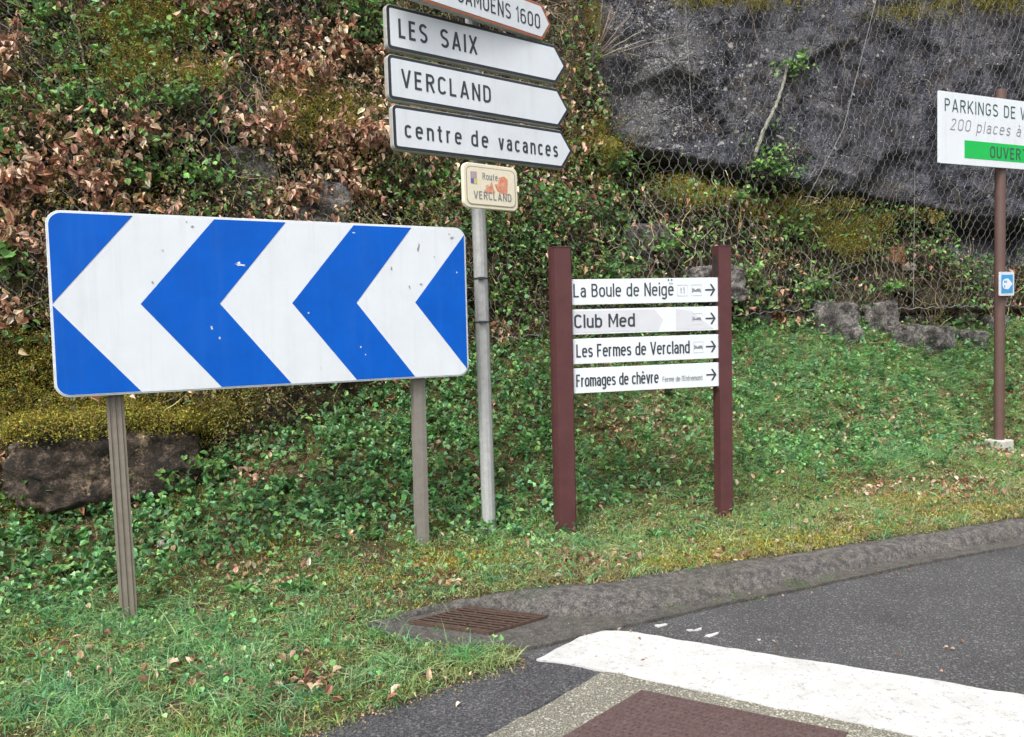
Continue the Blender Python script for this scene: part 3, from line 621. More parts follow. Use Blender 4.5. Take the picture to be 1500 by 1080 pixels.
# --- a narrow sign alphabet drawn as strokes (cap height 1, x height .74)
def arc(cx, cz, rx, rz, a0, a1, k=8): return [(cx + rx * math.cos(rad(a0 + (a1 - a0) * i / k)), cz + rz * math.sin(rad(a0 + (a1 - a0) * i / k))) for i in range(k + 1)]
_o = .065; XH = .74 - _o; CH_ = 1 - _o
def loop(w_, z0, z1): rx = w_ / 2; rz = min(rx, (z1 - z0) / 2); return arc(rx, z1 - rz, rx, rz, 0, 180) + arc(rx, z0 + rz, rx, rz, 180, 360) + ['c']
def bowl_a(w_): return loop(w_, _o, XH)
GL = {
 'L': (.34, [[(0, CH_ + _o), (0, _o), (.36, _o)]]), 'E': (.36, [[(.36, CH_), (0, CH_), (0, _o), (.36, _o)], [(.0, .52), (.32, .52)]]),
 'F': (.34, [[(.36, CH_), (0, CH_), (0, 0)], [(.0, .50), (.31, .50)]]),
 'S': (.40, [arc(.2, CH_ - .2, .2, .2, 25, 180) + [(.03, .62), (.36, .40)][0:0] + arc(.2, CH_ - .2, .2, .22, 180, 265, 4) + arc(.2, .27, .2, .22, 80, 0, 4) + arc(.2, _o + .2, .2, .2, 0, -155)]),
 'A': (.46, [[(0, 0), (.23, 1)], [(.23, 1), (.46, 0)], [(.07, .28), (.39, .28)]]), 'I': (.0, [[(0, 0), (0, 1)]]),
 'X': (.44, [[(0, 0), (.44, 1)], [(0, 1), (.44, 0)]]), 'V': (.46, [[(0, 1), (.23, 0)], [(.23, 0), (.46, 1)]]),
 'R': (.40, [[(0, 0), (0, CH_), (.20, CH_)] + arc(.20, CH_ - .21, .19, .21, 90, -90) + [(0, CH_ - .42)], [(.19, CH_ - .42), (.41, 0)]]),
 'P': (.38, [[(0, 0), (0, CH_), (.19, CH_)] + arc(.19, CH_ - .22, .19, .22, 90, -90) + [(0, CH_ - .44)]]),
 'B': (.40, [[(0, _o), (0, CH_), (.19, CH_)] + arc(.19, CH_ - .20, .18, .20, 90, -90) + [(0, CH_ - .40)], [(0, CH_ - .40), (.19, CH_ - .40)] + arc(.19, _o + .235, .20, .235, 90, -90) + [(0, _o)]]),
 'C': (.40, [arc(.2, CH_ - .21, .2, .21, 20, 180) + arc(.2, _o + .21, .2, .21, 180, 340)]),
 'G': (.40, [arc(.2, CH_ - .21, .2, .21, 20, 180) + arc(.2, _o + .21, .2, .21, 180, 360) + [(.4, .46), (.22, .46)]]),
 'D': (.40, [[(0, _o), (0, CH_), (.17, CH_)] + arc(.17, CH_ - .23, .22, .23, 90, 0) + arc(.17, _o + .23, .22, .23, 0, -90) + [(0, _o)]]),
 'N': (.42, [[(0, 0), (0, 1)], [(0, 1), (.42, 0)], [(.42, 0), (.42, 1)]]), 'M': (.52, [[(0, 0), (0, 1)], [(0, 1), (.26, .3), (.52, 1)], [(.52, 1), (.52, 0)]]),
 'O': (.42, [loop(.42, _o, CH_)]), 'U': (.40, [[(0, 1)] + arc(.2, _o + .2, .2, .2, 180, 360) + [(.4, 1)]]), 'T': (.42, [[(0, CH_), (.42, CH_)], [(.21, CH_), (.21, 0)]]),
 'K': (.42, [[(0, 0), (0, 1)], [(.42, 1), (.02, .40)], [(.13, .55), (.43, 0)]]),
 '0': (.38, [loop(.38, _o, CH_)]), '1': (.15, [[(0, .78), (.15, 1), (.15, 0)]]), '2': (.38, [arc(.19, CH_ - .2, .18, .2, 165, -25) + [(.0, _o), (.39, _o)]]),
 '6': (.38, [loop(.38, _o, .60), arc(.19, CH_ - .19, .19, .19, 30, 180) + [(0, .3)]]),
 'c': (.32, [arc(.17, XH - .17, .17, .17, 30, 180) + arc(.17, _o + .17, .17, .17, 180, 330)]),
 'e': (.36, [[(.0, .40), (.35, .40)] + arc(.175, XH - .175, .175, .175, 0, 180) + arc(.175, _o + .175, .175, .175, 180, 325)]),
 'n': (.33, [[(0, 0), (0, .74)], [(0, .45)] + arc(.165, XH - .17, .165, .17, 160, 0) + [(.33, 0)]]), 'h': (.33, [[(0, 0), (0, 1)], [(0, .45)] + arc(.165, XH - .17, .165, .17, 160, 0) + [(.33, 0)]]),
 'm': (.56, [[(0, 0), (0, .74)], [(0, .45)] + arc(.14, XH - .14, .14, .14, 160, 0) + [(.28, 0)], [(.28, .45)] + arc(.42, XH - .14, .14, .14, 160, 0) + [(.56, 0)]]),
 'r': (.20, [[(0, 0), (0, .74)], [(0, .42)] + arc(.17, XH - .19, .17, .19, 165, 80)]), 't': (.22, [[(.08, .93), (.08, .16), (.12, _o), (.23, _o)], [(-.06, XH), (.23, XH)]]),
 'd': (.36, [loop(.35, _o, XH), [(.35, 1), (.35, 0)]]), 'b': (.36, [loop(.35, _o, XH), [(0, 1), (0, 0)]]), 'p': (.36, [loop(.35, _o, XH), [(0, .74), (0, -.25)]]), 'g': (.36, [loop(.35, _o, XH), [(.35, .74), (.35, -.06)] + arc(.175, -.06, .175, .15, 0, -150)]),
 'q': (.36, [loop(.35, _o, XH), [(.35, .74), (.35, -.25)]]), 'o': (.36, [loop(.36, _o, XH)]), 'u': (.33, [[(0, .74)] + arc(.165, _o + .165, .165, .165, 180, 340), [(.33, .74), (.33, 0)]]),
 'v': (.34, [[(0, .74), (.17, 0)], [(.17, 0), (.34, .74)]]), 'l': (.0, [[(0, 0), (0, 1)]]), 'i': (.0, [[(0, 0), (0, .74)], [(0, .88), (0, 1)]]), 'f': (.22, [[(.08, 0), (.08, .80)] + arc(.22, .80, .14, .135, 180, 90), [(-.05, XH), (.24, XH)]]),
 'a': (.34, [arc(.165, XH - .15, .155, .15, 165, 0) + [(.32, 0)], [(.32, .43), (.16, .43)] + arc(.15, .245, .15, .18, 90, 270) + [(.2, _o), (.32, .2)]]),
 's': (.31, [arc(.155, XH - .145, .15, .145, 25, 180) + arc(.155, XH - .145, .15, .16, 180, 262, 3) + arc(.155, .205, .155, .17, 80, 0, 3) + arc(.155, _o + .14, .155, .14, 0, -155)]),
 "'": (.0, [[(0, 1), (0, .8)]]), ' ': (.12, []),
}
GL['à'] = (GL['a'][0], GL['a'][1] + [[(.08, 1.02), (.2, .86)]]); GL['è'] = (GL['e'][0], GL['e'][1] + [[(.08, 1.02), (.2, .86)]]); GL['é'] = (GL['e'][0], GL['e'][1] + [[(.28, 1.02), (.16, .86)]]); GL['ë'] = (GL['e'][0], GL['e'][1] + [[(.07, .92), (.14, .92)], [(.24, .92), (.31, .92)]])
def lettering(s, x0, x1, z0, cap, y, mt, parent, name='lettering', spacing=1.0, bold=.14, shear=0.0, **_):
    pen = 0; items = []
    for c_ in s:
        w_, st = GL[c_]
        for q in st: items.append((pen, q))
        pen += w_ + .26 * spacing
    tot = pen - .26 * spacing; m = MB(); th = cap * bold * .88
    kx = (x1 - x0 - th) / tot
    for k_, (pn_, q) in enumerate(items):
        closed = q[-1] == 'c'; pts = [p for p in q if p != 'c']
        pts = np.array([((pn_ + a) * kx + th / 2 + x0 + shear * b * cap, b * cap + z0) for a, b in pts])
        if closed: pts = pts[:-1] if np.linalg.norm(pts[0] - pts[-1]) < 1e-6 else pts
        keep_ = [0] + [i for i in range(1, len(pts)) if np.linalg.norm(pts[i] - pts[i - 1]) > 1e-5]; pts = pts[keep_]; n_ = len(pts)
        L_ = []; R_2 = []
        for i in range(n_):
            a = pts[i] - pts[i - 1] if (i > 0 or closed) else pts[1] - pts[0]; b = pts[(i + 1) % n_] - pts[i] if (i < n_ - 1 or closed) else a
            na = np.array([-a[1], a[0]]) / (np.linalg.norm(a) + 1e-12); nb2 = np.array([-b[1], b[0]]) / (np.linalg.norm(b) + 1e-12)
            bi = na + nb2; bi = bi / (np.linalg.norm(bi) + 1e-9); kk = min(1.6, 1 / max(.3, float(bi @ na)))
            L_.append(pts[i] + bi * th / 2 * kk); R_2.append(pts[i] - bi * th / 2 * kk)
        yy = y - (k_ % 6) * .00015
        vs = [(p[0], yy, p[1]) for p in L_] + [(p[0], yy, p[1]) for p in R_2]
        fs = [(i + n_, (i + 1) % n_ + n_, (i + 1) % n_, i) for i in range(n_ if closed else n_ - 1)]
        m.add(vs, fs)
    o = m.build(name, mt, parent); o['kind'] = 'stuff'; return o
def sign_root(name, BL, yaw, local_bl, tilt=0.0):
    """Empty at the thing's base so that local point local_bl lands on world point BL"""
    R = Euler((0, -rad(tilt), rad(yaw)), 'XYZ').to_matrix(); loc = Vector(BL) - R @ Vector(local_bl)
    e = empty(name, loc, (0, -rad(tilt), rad(yaw))); return e

# --- blue and white chevron board
CH = (-2.446, 4.047, 1.240)
ch = sign_root('chevron_sign', CH, 27.8, (-1.2, 0, 1.20), -0.47)
tag(ch, 'long blue and white chevron board pointing left on two grey posts', 'road sign')
OX, OZ = -1.2, 1.20
def sh(pts): return [(x + OX, z + OZ) for x, z in pts]
MB().prism(sh(rrect(0, 2.433, 0, 1.0, 0.075)), 0.0, 0.028).build('board', MT['white_rim'], ch, bevel=0.003)
MB().prism(sh(rrect(.010, 2.423, .010, .990, 0.068)), -0.003, 0.001).build('white_face', MT['white_sheet'], ch)
rr = rrect(.014, 2.419, .014, .986, 0.064)     # bl(8) br(8) tr(8) tl(8)
bl_, br_, tr_, tl_ = rr[:8], rr[8:16], rr[16:24], rr[24:]
Bl = [
    [(0.416, 0.986)] + tl_ + [(0.014, 0.505)],
    [(0.014, 0.495)] + bl_ + [(0.416, 0.014)],
    [(0.435, 0.5), (0.840, 0.014), (1.240, 0.014), (0.850, 0.5), (1.243, 0.986), (0.839, 0.986)],
    [(1.264, 0.5), (1.648, 0.014), (2.040, 0.014), (1.663, 0.5), (2.045, 0.986), (1.661, 0.986)],
    [(2.057, 0.5), (2.419, 0.045), (2.419, 0.950)],
]
for pts in Bl: MB().prism(sh(pts), -0.0045, -0.0032).build('blue_stripe', MT['blue_sheet'], ch)
# ribs of the board's flange at the back and mounting rails
for z in (0.22, 0.78): MB().box(OX + .05, OX + 2.38, .029, .052, OZ + z - .02, OZ + z + .02).build('rail', MT['alu_edge'], ch)
def ribbed(wd, dp, ribs, depth):
    pts = []
    for side in range(4):
        for i in range(ribs * 2):
            t = -0.5 + (i + .0) / (ribs * 2); t2 = -0.5 + (i + 1) / (ribs * 2); inn = depth if i % 2 else 0
            for tt in (t + .002, t2 - .002):
                if side == 0: pts.append((tt * wd, -dp / 2 + inn))
                if side == 1: pts.append((wd / 2 - inn, tt * dp))
                if side == 2: pts.append((-tt * wd, dp / 2 - inn))
                if side == 3: pts.append((-wd / 2 + inn, -tt * dp))
    return pts
def post(poly, cx, cy, z0, z1, lean, mt, par, name='post', lab=None):
    m = MB(); m.vprism([(x + cx - lean[0], y + cy - lean[1]) for x, y in poly], z0, z1, lean); o = m.build(name, mt, par)
    if lab: o['label'] = lab
    return o
lp = ribbed(.088, .06, 3, .006)
post(lp, OX + .272, .085, -0.35, OZ + .95, (-.030, 0), MT['taupe'], ch, lab='ribbed taupe post')
post([(-.042, -.03), (.010, -.034), (.042, -.03), (.042, .03), (-.042, .03)], OX + 2.095, .085, -.25, OZ + .95, (0.01, 0), MT['grey_post'], ch, lab='plain grey post')
# scuffs and chips on the sheeting
def fleck(cx, cz, a, b, an, mt, y=-0.0055, k=9, name='scuff'):
    m = MB(); pts = []
    for i in range(k):
        t = i / k * 6.283; r = 1 + .45 * math.sin(i * 2.7 + cx * 30); q = (a * r * math.cos(t), b * r * math.sin(t))
        pts.append((cx + OX + q[0] * math.cos(an) - q[1] * math.sin(an), cz + OZ + q[0] * math.sin(an) + q[1] * math.cos(an)))
    return m.sheet(pts, y).build(name, mt, ch)
fleck(.975, .725, .028, .006, -.1, MT['white_sheet'], name='paint_chip'); fleck(.965, .735, .010, .010, .2, MT['white_sheet'], name='paint_chip')
for a in ((.72, .94, .010, .005, .3), (.69, .965, .006, .004, 0), (.56, .80, .005, .004, 0), (.50, .62, .006, .007, .4), (2.09, .86, .006, .030, -.25), (2.33, .93, .014, .006, .4), (2.31, .955, .006, .004, 0), (2.02, .60, .005, .012, .3), (2.1, .62, .010, .006, 0), (2.2, .8, .005, .005, 0), (1.9, .72, .005, .012, 0)):
    fleck(*a, MT['scuff'])
for a in ((1.36, .44, .006, .005, 0), (1.68, .22, .005, .005, 0), (1.71, .17, .005, .004, 0), (1.42, .10, .004, .014, 0), (2.36, .70, .005, .006, 0), (1.66, .94, .010, .004, 0), (.80, .36, .006, .012, .2), (.84, .30, .005, .008, 0)):
    fleck(*a, MT['white_rim'], name='paint_chip')

# --- direction signpost
K = 0.95
def sc(P): return (P[0] * K, P[1] * K, EYE + (P[2] - EYE) * K)
A3 = sc((-0.744, 5.149, 2.751)); YA = 36.6
ps = np.array([.70 * K + .075, 0.15])          # pole centre in a3's local frame
ca, sa = math.cos(rad(YA)), math.sin(rad(YA))
pole_xy = (A3[0] + ps[0] * ca - ps[1] * sa, A3[1] + ps[0] * sa + ps[1] * ca)
pu, pn = UN(np.array([pole_xy[0], pole_xy[1], 0]))
PB = (pole_xy[0], pole_xy[1], float(ground_z(pu, pn)))
dp = empty('direction_signpost', PB); tag(dp, 'round grey signpost carrying four arrow shaped direction signs and a small cream plaque', 'signpost')
fl = []
for i in range(48):
    t = i / 48 * 2 * math.pi; r = .049 + (.0012 if i % 4 < 2 else 0); fl.append((r * math.cos(t), r * math.sin(t)))
MB().vprism(fl, -0.35, 4.6 - PB[2]).build('pole', MT['galv'], dp)
o = MB().vprism([(.054 * math.cos(i / 24 * 6.2832), .054 * math.sin(i / 24 * 6.2832)) for i in range(24)], 4.6 - PB[2], 4.63 - PB[2]).build('cap', MT['galv'], dp)
for py in (415, 480):
    zz = EYE + 5.3 * (487 - py) / FOC - PB[2]
    t = MB().vprism([(.053 * math.cos(i / 20 * 6.2832), .053 * math.sin(i / 20 * 6.2832)) for i in range(20)], zz - .005, zz + .005); t.box(-.02, .03, -.075, -.05, zz - .008, zz + .008)
    t.build('clamp', MT['black_sheet'], dp)
def arrow_part(name, BL, yaw, w_, h_, tip, border, txt, tz, cap, lab, spacing=1.0, bold=.14, edge=None, tilt=0):
    R = Euler((0, -rad(tilt), rad(yaw)), 'XYZ')
    e = MB()
    body = rrect(0, w_ * 2, 0, h_, .035, (1, 0, 0, 1), 6)
    nb = 7
    poly = body[:nb] + [(w_ - .012, 0), (w_ + .006, .006), (w_ + tip, h_ / 2 - .008), (w_ + tip, h_ / 2 + .008), (w_ + .006, h_ - .006), (w_ - .012, h_)] + body[-nb:]
    back = e.prism(poly, 0.0, .045).build(name, MT['alu_edge'], dp, bevel=.004)
    back.location = Vector(BL) - Vector(PB); back.rotation_euler = R
    if lab: back['label'] = lab
    cen = np.mean(poly, 0)
    def inset(d):
        P_ = np.array(poly); n_ = len(P_); out = []
        for i in range(n_):
            a = P_[i] - P_[i - 1]; b = P_[(i + 1) % n_] - P_[i]
            na = np.array([-a[1], a[0]]) / (np.linalg.norm(a) + 1e-9); nb_ = np.array([-b[1], b[0]]) / (np.linalg.norm(b) + 1e-9)
            bis = na + nb_; bis /= np.linalg.norm(bis) + 1e-9; k_ = 1 / max(.4, bis @ na)
            out.append(tuple(P_[i] + bis * d * k_))
        return out
    MB().prism(inset(.004), -.0022, .001).build('border', edge or MT['black_sheet'], back)
    MB().prism(inset(border), -.0040, -.001).build('face', MT['white_sheet'], back)
    for (s, a, b) in txt:
        lettering(s, a, b, tz, cap, -.0052, MT['letter'], back, spacing=spacing, bold=bold)
    MB().box(w_ * .25, w_ * .75, .046, .10, h_ * .5 - .03, h_ * .5 + .03).build('rail', MT['alu_edge'], back)
    return back
hK = .30 * K; wK = 1.478 * K
arrow_part('arrow_sign', sc((-.771, 5.229, 3.439)), YA, wK, hK, .108 * K, .024, [('LES', .088 * K, .315 * K), ('SAIX', .420 * K, .735 * K)], .088 * K, .128 * K, 'white arrow sign reading LES SAIX', 1.3, .165, tilt=.2)
arrow_part('arrow_sign', sc((-.764, 5.149, 3.081)), YA, wK, hK, .108 * K, .024, [('VERCLAND', .098 * K, .835 * K)], .093 * K, .121 * K, 'white arrow sign reading VERCLAND', 1.3, .16, tilt=.05)
arrow_part('arrow_sign', A3, YA, wK, hK, .108 * K, .024, [('centre', .087 * K, .545 * K), ('de', .625 * K, .775 * K), ('vacances', .865 * K, 1.435 * K)], .087 * K, .116 * K, 'white arrow sign reading centre de vacances', 1.5, .16, tilt=.4)
T4 = sc((-0.700 - .0, 5.096, 3.753))
arrow_part('arrow_sign', T4, 42.44, 1.375 * K, .275 * K, .096 * K, .022, [('E', .36 * K, .46 * K), ('SAMOENS', .537 * K, 1.045 * K), ('1600', 1.095 * K, 1.35 * K)], .074 * K, .113 * K, 'white arrow sign with a brown border reading SAMOENS 1600', 1.0, .13, edge=MT['brown_border'])
# plaque
plq_bl = sc((-.289 + .02, 5.242 - .0, 2.366)); plq = MB().prism(rrect(0, .445, 0, .292, .045), 0, .030).build('plaque', MT['cream'], dp, bevel=.006)
plq.location = Vector((plq_bl[0] - .02, plq_bl[1] - .02, plq_bl[2])) - Vector(PB); plq.rotation_euler = (0, 0, rad(37.6)); plq['label'] = 'cream enamel plaque with worn orange print'
MB().prism(rrect(.022, .423, .022, .270, .038), -.0022, -.0002).build('line', MT['taupe_line'], plq)
MB().prism(rrect(.028, .417, .028, .264, .034), -.0034, -.0012).build('face', MT['cream'], plq)
cr_ = MB().sheet([(.055, .165), (.105, .165), (.105, .235), (.055, .235)], -.0046).build('crest', MT['mauve'], plq)
MB().sheet([(.055, .158), (.080, .158), (.080, .19), (.055, .19)], -.0052).build('crest', MT['violet'], plq)
MB().sheet([(.080, .158), (.105, .158), (.105, .19), (.080, .19)], -.0052).build('crest', MT['yellow'], plq)
lettering('Route', .150, .275, .190, .044, -.0046, MT['letter_grey'], plq, bold=.15)
lettering('du', .175, .225, .135, .026, -.0046, MT['orange_rust'], plq, bold=.2)
lettering('VERCLAND', .075, .385, .060, .052, -.0046, MT['letter_grey'], plq, bold=.16)
MB().sheet([(.27, .12), (.35, .10), (.36, .205), (.33, .225), (.285, .215), (.275, .17), (.245, .165)], -.0042).build('print', MT['orange_rust'], plq)
MB().sheet([(.20, .10), (.25, .11), (.235, .15), (.225, .185), (.205, .15), (.16, .12)], -.0042).build('print', MT['orange_rust'], plq)

# --- name board between maroon posts
BR = (.423, 5.32, 1.06)
nb_ = sign_root('name_board', BR, 14.0, (-.575, 0, .86), -0.15)
tag(nb_, 'brown framed board with four white strips naming places, on two maroon posts', 'signboard')
QX, QZ = -.575, .86
post([(-.070, -.012), (-.058, -.055), (.058, -.055), (.066, -.048), (.066, .055), (-.070, .055)], QX - .060, .03, -.35, QZ + 1.02, (.012, 0), MT['maroon'], nb_, lab='wide maroon post')
MB().box(QX - .125, QX + .006, -.028, .088, QZ + 1.02, QZ + 1.028).build('post_cap', MT['maroon'], nb_)
post([(-.050, -.045), (.050, -.045), (.050, .055), (-.050, .055)], QX + 1.19, .03, -.35, QZ + 1.025, (.012, 0), MT['maroon'], nb_, lab='narrow maroon post with a side slot')
MB().box(QX + 1.142, QX + 1.243, -.018, .088, QZ + 1.025, QZ + 1.033).build('post_cap', MT['maroon'], nb_)
MB().box(QX + 1.122, QX + 1.140, .005, .035, QZ - .02, QZ + .965).build('slot', MT['void_shade'], nb_)  # solid bar; the shade inside the groove is put in as black colour
ZH = [(.622, .800), (.414, .590), (.207, .384), (.0, .176)]
names_ = [([('La Boule de Neigë', .022, .785)], .052, .095, .125), ([('Club Med', .022, .480)], .045, .095, .175), ([('Les Fermes de Vercland', .032, .905)], .046, .092, .14), ([('Fromages de chèvre', .026, .655)], .046, .088, .14)]
def picto(kind, x, par, zc, arrow=False):
    y = -.0022
    m = MB()
    if kind == 'bed':
        m.box(x - .034, x - .030, y, y + .0012, zc - .018, zc + .018); m.box(x - .030, x + .034, y, y + .0012, zc - .010, zc - .002); m.box(x + .030, x + .034, y, y + .0012, zc - .018, zc - .010)
        m.add([(x - .012, y, zc - .002), (x + .034, y, zc - .002), (x + .030, y, zc + .010), (x + .008, y, zc + .010)], [(0, 1, 2, 3)]); m.box(x - .028, x - .014, y, y + .0012, zc + .001, zc + .010)
        m.build('bed_symbol', MT['letter_grey'], par)
    else:
        m.box(x - .014, x - .010, y, y + .0012, zc - .022, zc + .02); m.box(x - .019, x - .005, y, y + .0012, zc + .006, zc + .009); m.box(x + .010, x + .014, y, y + .0012, zc - .022, zc + .022); m.box(x + .008, x + .0098, y, y + .0012, zc, zc + .02)
        m.build('cutlery_symbol', MT['letter_grey'], par)
    f = MB()
    for a in ((x - .042, x + .042, zc + .038, zc + .040), (x - .042, x + .042, zc - .040, zc - .038), (x - .042, x - .040, zc - .038, zc + .038), (x + .040, x + .042, zc - .038, zc + .038)):
        f.box(a[0], a[1], y, y + .0012, a[2], a[3])
    f.build('symbol_frame', MT['letter_grey'] if False else MT['pale_film'], par)
for k, ((z0, z1), (tx, tz, cap, off)) in enumerate(zip(ZH, names_)):
    st = MB().prism([(0, 0), (1.148, 0), (1.148, z1 - z0), (0, z1 - z0)], 0, .022).build('name_strip', MT['white_sheet'], nb_, bevel=.002)
    st.location = (QX, .004, QZ + z0 + [.0, .0, .0, 0][k]); st['label'] = 'white strip reading ' + tx[0][0]
    H_ = z1 - z0
    if k == 1:
        MB().sheet([(.01, .012), (.66, .012), (.70, .09), (.63, H_ - .012), (.01, H_ - .012)], -.0012).build('sticker', MT['pale_film'], st)
        MB().sheet([(.80, .012), (1.10, .012), (.92, H_ - .03), (.80, H_ - .014)], -.0012).build('sticker', MT['pale_film'], st)
    for s, a, b in tx: lettering(s, a, b, tz, cap, -.0022, MT['letter'], st, bold=off, spacing=.8)
    if k == 0: picto('cutlery', .855, st, H_ / 2)
    if k < 3: picto('bed', .965 if k < 2 else .975, st, H_ / 2)
    if k == 3: lettering("Ferme de l'Entremont", .685, 1.005, .052, .038, -.0022, MT['letter_grey'], st, bold=.13, spacing=.7)
    zc = H_ / 2; xa = 1.035; y = -.0022
    m = MB(); m.box(xa, xa + .070, y, y + .0012, zc - .0055, zc + .0055)
    m.add([(xa + .038, y - .0003, zc + .042), (xa + .052, y - .0003, zc + .042), (xa + .082, y - .0003, zc), (xa + .052, y - .0003, zc - .042), (xa + .038, y - .0003, zc - .042), (xa + .066, y - .0003, zc)], [(5, 2, 1, 0), (4, 3, 2, 5)])
    m.build('arrow', MT['letter'], st)
for x in (.745, .770): MB().prism([(QX + x - .005, QZ + .783), (QX + x + .005, QZ + .783), (QX + x + .005, QZ + .792), (QX + x - .005, QZ + .792)], .0005, .003).build('rivet', MT['letter'], nb_)

# --- parking board at the far right
K2 = 0.96
def sc2(P): return (P[0] * K2, P[1] * K2, EYE + (P[2] - EYE) * K2)
PK = sc2((4.562, 8.1, 3.121)); YP = 22.9
cp, sp = math.cos(rad(YP)), math.sin(rad(YP)); lx, ly = 1.075 * K2, .075
pxy = (PK[0] + lx * cp - ly * sp, PK[1] + lx * sp + ly * cp); pu, pn = UN(np.array([pxy[0], pxy[1], 0])); PBK = (pxy[0], pxy[1], float(ground_z(pu, pn)))
pk = empty('parking_sign', PBK, (0, 0, rad(YP))); tag(pk, 'white parking sign with a green band on a brown post at the right edge', 'road sign')
def pl(x, y, z): return (x - lx, y - ly, z - PBK[2])
bz = PK[2]
bd = MB().prism(rrect(0, 2.15 * K2, 0, .75 * K2, .012), 0, .02).build('board', MT['white_sheet'], pk, bevel=.002); bd.location = pl(0, 0, bz)
for (s, x0, x1, z, c, mt_, shr, off) in (('PARKINGS DE', .083, 1.209, .545, .135, 'letter_green', 0, .125), ('VERCLAND', 1.29, 2.06, .545, .135, 'letter_green', 0, .125), ('200 places à', .163, 1.29, .352, .128, 'letter_grey', .22, .09)):
    lettering(s, x0 * K2, x1 * K2, z * K2, c * K2, -.0022, MT[mt_], bd, bold=off, shear=shr)
MB().prism([(.388 * K2, .073 * K2), (1.78 * K2, .073 * K2), (1.78 * K2, .262 * K2), (.388 * K2, .262 * K2)], -.0016, 0).build('green_band', MT['green_band'], bd)
lettering('OUVERT', .791 * K2, 1.41 * K2, .098 * K2, .125 * K2, -.003, MT['letter_green'], bd, bold=.17)
oc = [(.052 * math.cos(i / 24 * 6.2832), .052 * math.sin(i / 24 * 6.2832)) for i in range(24)]
MB().vprism(oc, -.1, bz + .75 * K2 + .12 - PBK[2]).build('post', MT['brown_post'], pk, smooth=False)
MB().box(-.10, .10, -.10, .10, -.25, .15).build('footing', MT['concrete_base'], pk, bevel=.012)
zs_ = EYE + 8.55 * K2 * (466 - 445) / FOC - PBK[2]
sp_ = MB().prism(rrect(-.118, .118, zs_, zs_ + .255, .012), -.080, -.068).build('small_plate', MT['white_rim'], pk, bevel=.002); sp_['label'] = 'small blue plate with a white arrow shaped mark'
MB().prism(rrect(-.092, .092, zs_ + .03, zs_ + .225, .006), -.0825, -.081).build('blue_field', MT['sky_blue'], sp_)
arc = [(.085, zs_ + .127), (.015, zs_ + .185), (-.05, zs_ + .178), (-.075, zs_ + .150), (-.075, zs_ + .100), (-.05, zs_ + .075), (.015, zs_ + .068)]
MB().prism(arc[::-1], -.0842, -.083).build('mark', MT['white_sheet'], sp_)
for i, (a, b) in enumerate(((-.045, .10), (-.02, .15), (-.045, .15))): MB().prism([(a - .010, zs_ + b - .01), (a + .010, zs_ + b - .01), (a + .010, zs_ + b + .012), (a - .010, zs_ + b + .012)], -.0852, -.0843).build('mark', MT['sky_blue'], sp_)

# ------------------------------------------------------------------ stones
def stone_mesh(sx, sy, sz, seed, box=8, res=26, rough=.10):
    g = np.linspace(-1, 1, res); V = []; Fq = []
    for ax in range(3):
        for sg in (-1, 1):
            a, b = np.meshgrid(g, g, indexing='ij'); p = np.zeros(a.shape + (3,)); p[..., ax] = sg; p[..., (ax + 1) % 3] = a; p[..., (ax + 2) % 3] = b * sg
            k = sum(len(v) for v in V); V.append(p.reshape(-1, 3)); i = np.arange(res - 1)[:, None]; j = np.arange(res - 1)[None]
            Fq.append(np.stack(np.broadcast_arrays(i * res + j, (i + 1) * res + j, (i + 1) * res + j + 1, i * res + j + 1), -1).reshape(-1, 4) + k)
    V = np.concatenate(V); Fq = np.concatenate(Fq)
    L = (np.abs(V) ** box).sum(1) ** (1 / box); V = V / L[:, None]
    h1, h2, h3, ox, oy, e = vor(V[:, 0] * 1.3 + V[:, 1] * .8 + seed, V[:, 2] * 1.3 + V[:, 1] * .9 + seed * 2, seed)
    d = 1 + rough * (1.2 * (h1 - .5) + fbm(V[:, 0] * 2 + seed, V[:, 2] * 2 + V[:, 1] * 1.7, seed, 4)) + .06 * fbm(V[:, 0] * 5 + V[:, 1] * 6, V[:, 2] * 5 + V[:, 1] * 3, seed + 3, 5)
    V = V * d[:, None] * np.array([sx, sy, sz]); return V, Fq
def stone(px, py, sx, sy, sz, seed, mt, label, name='stone', rotz=20, back=0.0, group=None, up=0.0, tiltx=0.0):
    Ph, nn, _ = hit(px, py); Ph = Ph + np.array([-SA, CA, 0]) * back; V, Fq = stone_mesh(sx, sy, sz, seed)
    rt = rad(rotz); tx = rad(tiltx); x, z = V[:, 0] * math.cos(tx) - V[:, 2] * math.sin(tx), V[:, 0] * math.sin(tx) + V[:, 2] * math.cos(tx)
    V = np.stack([x * math.cos(rt) - V[:, 1] * math.sin(rt), x * math.sin(rt) + V[:, 1] * math.cos(rt), z + up], -1)
    o = npmesh(name, V, [Fq], mt, smooth=True); o.location = Ph; tag(o, label, 'boulder' if name == 'boulder' else 'stone', group); return o, V + Ph

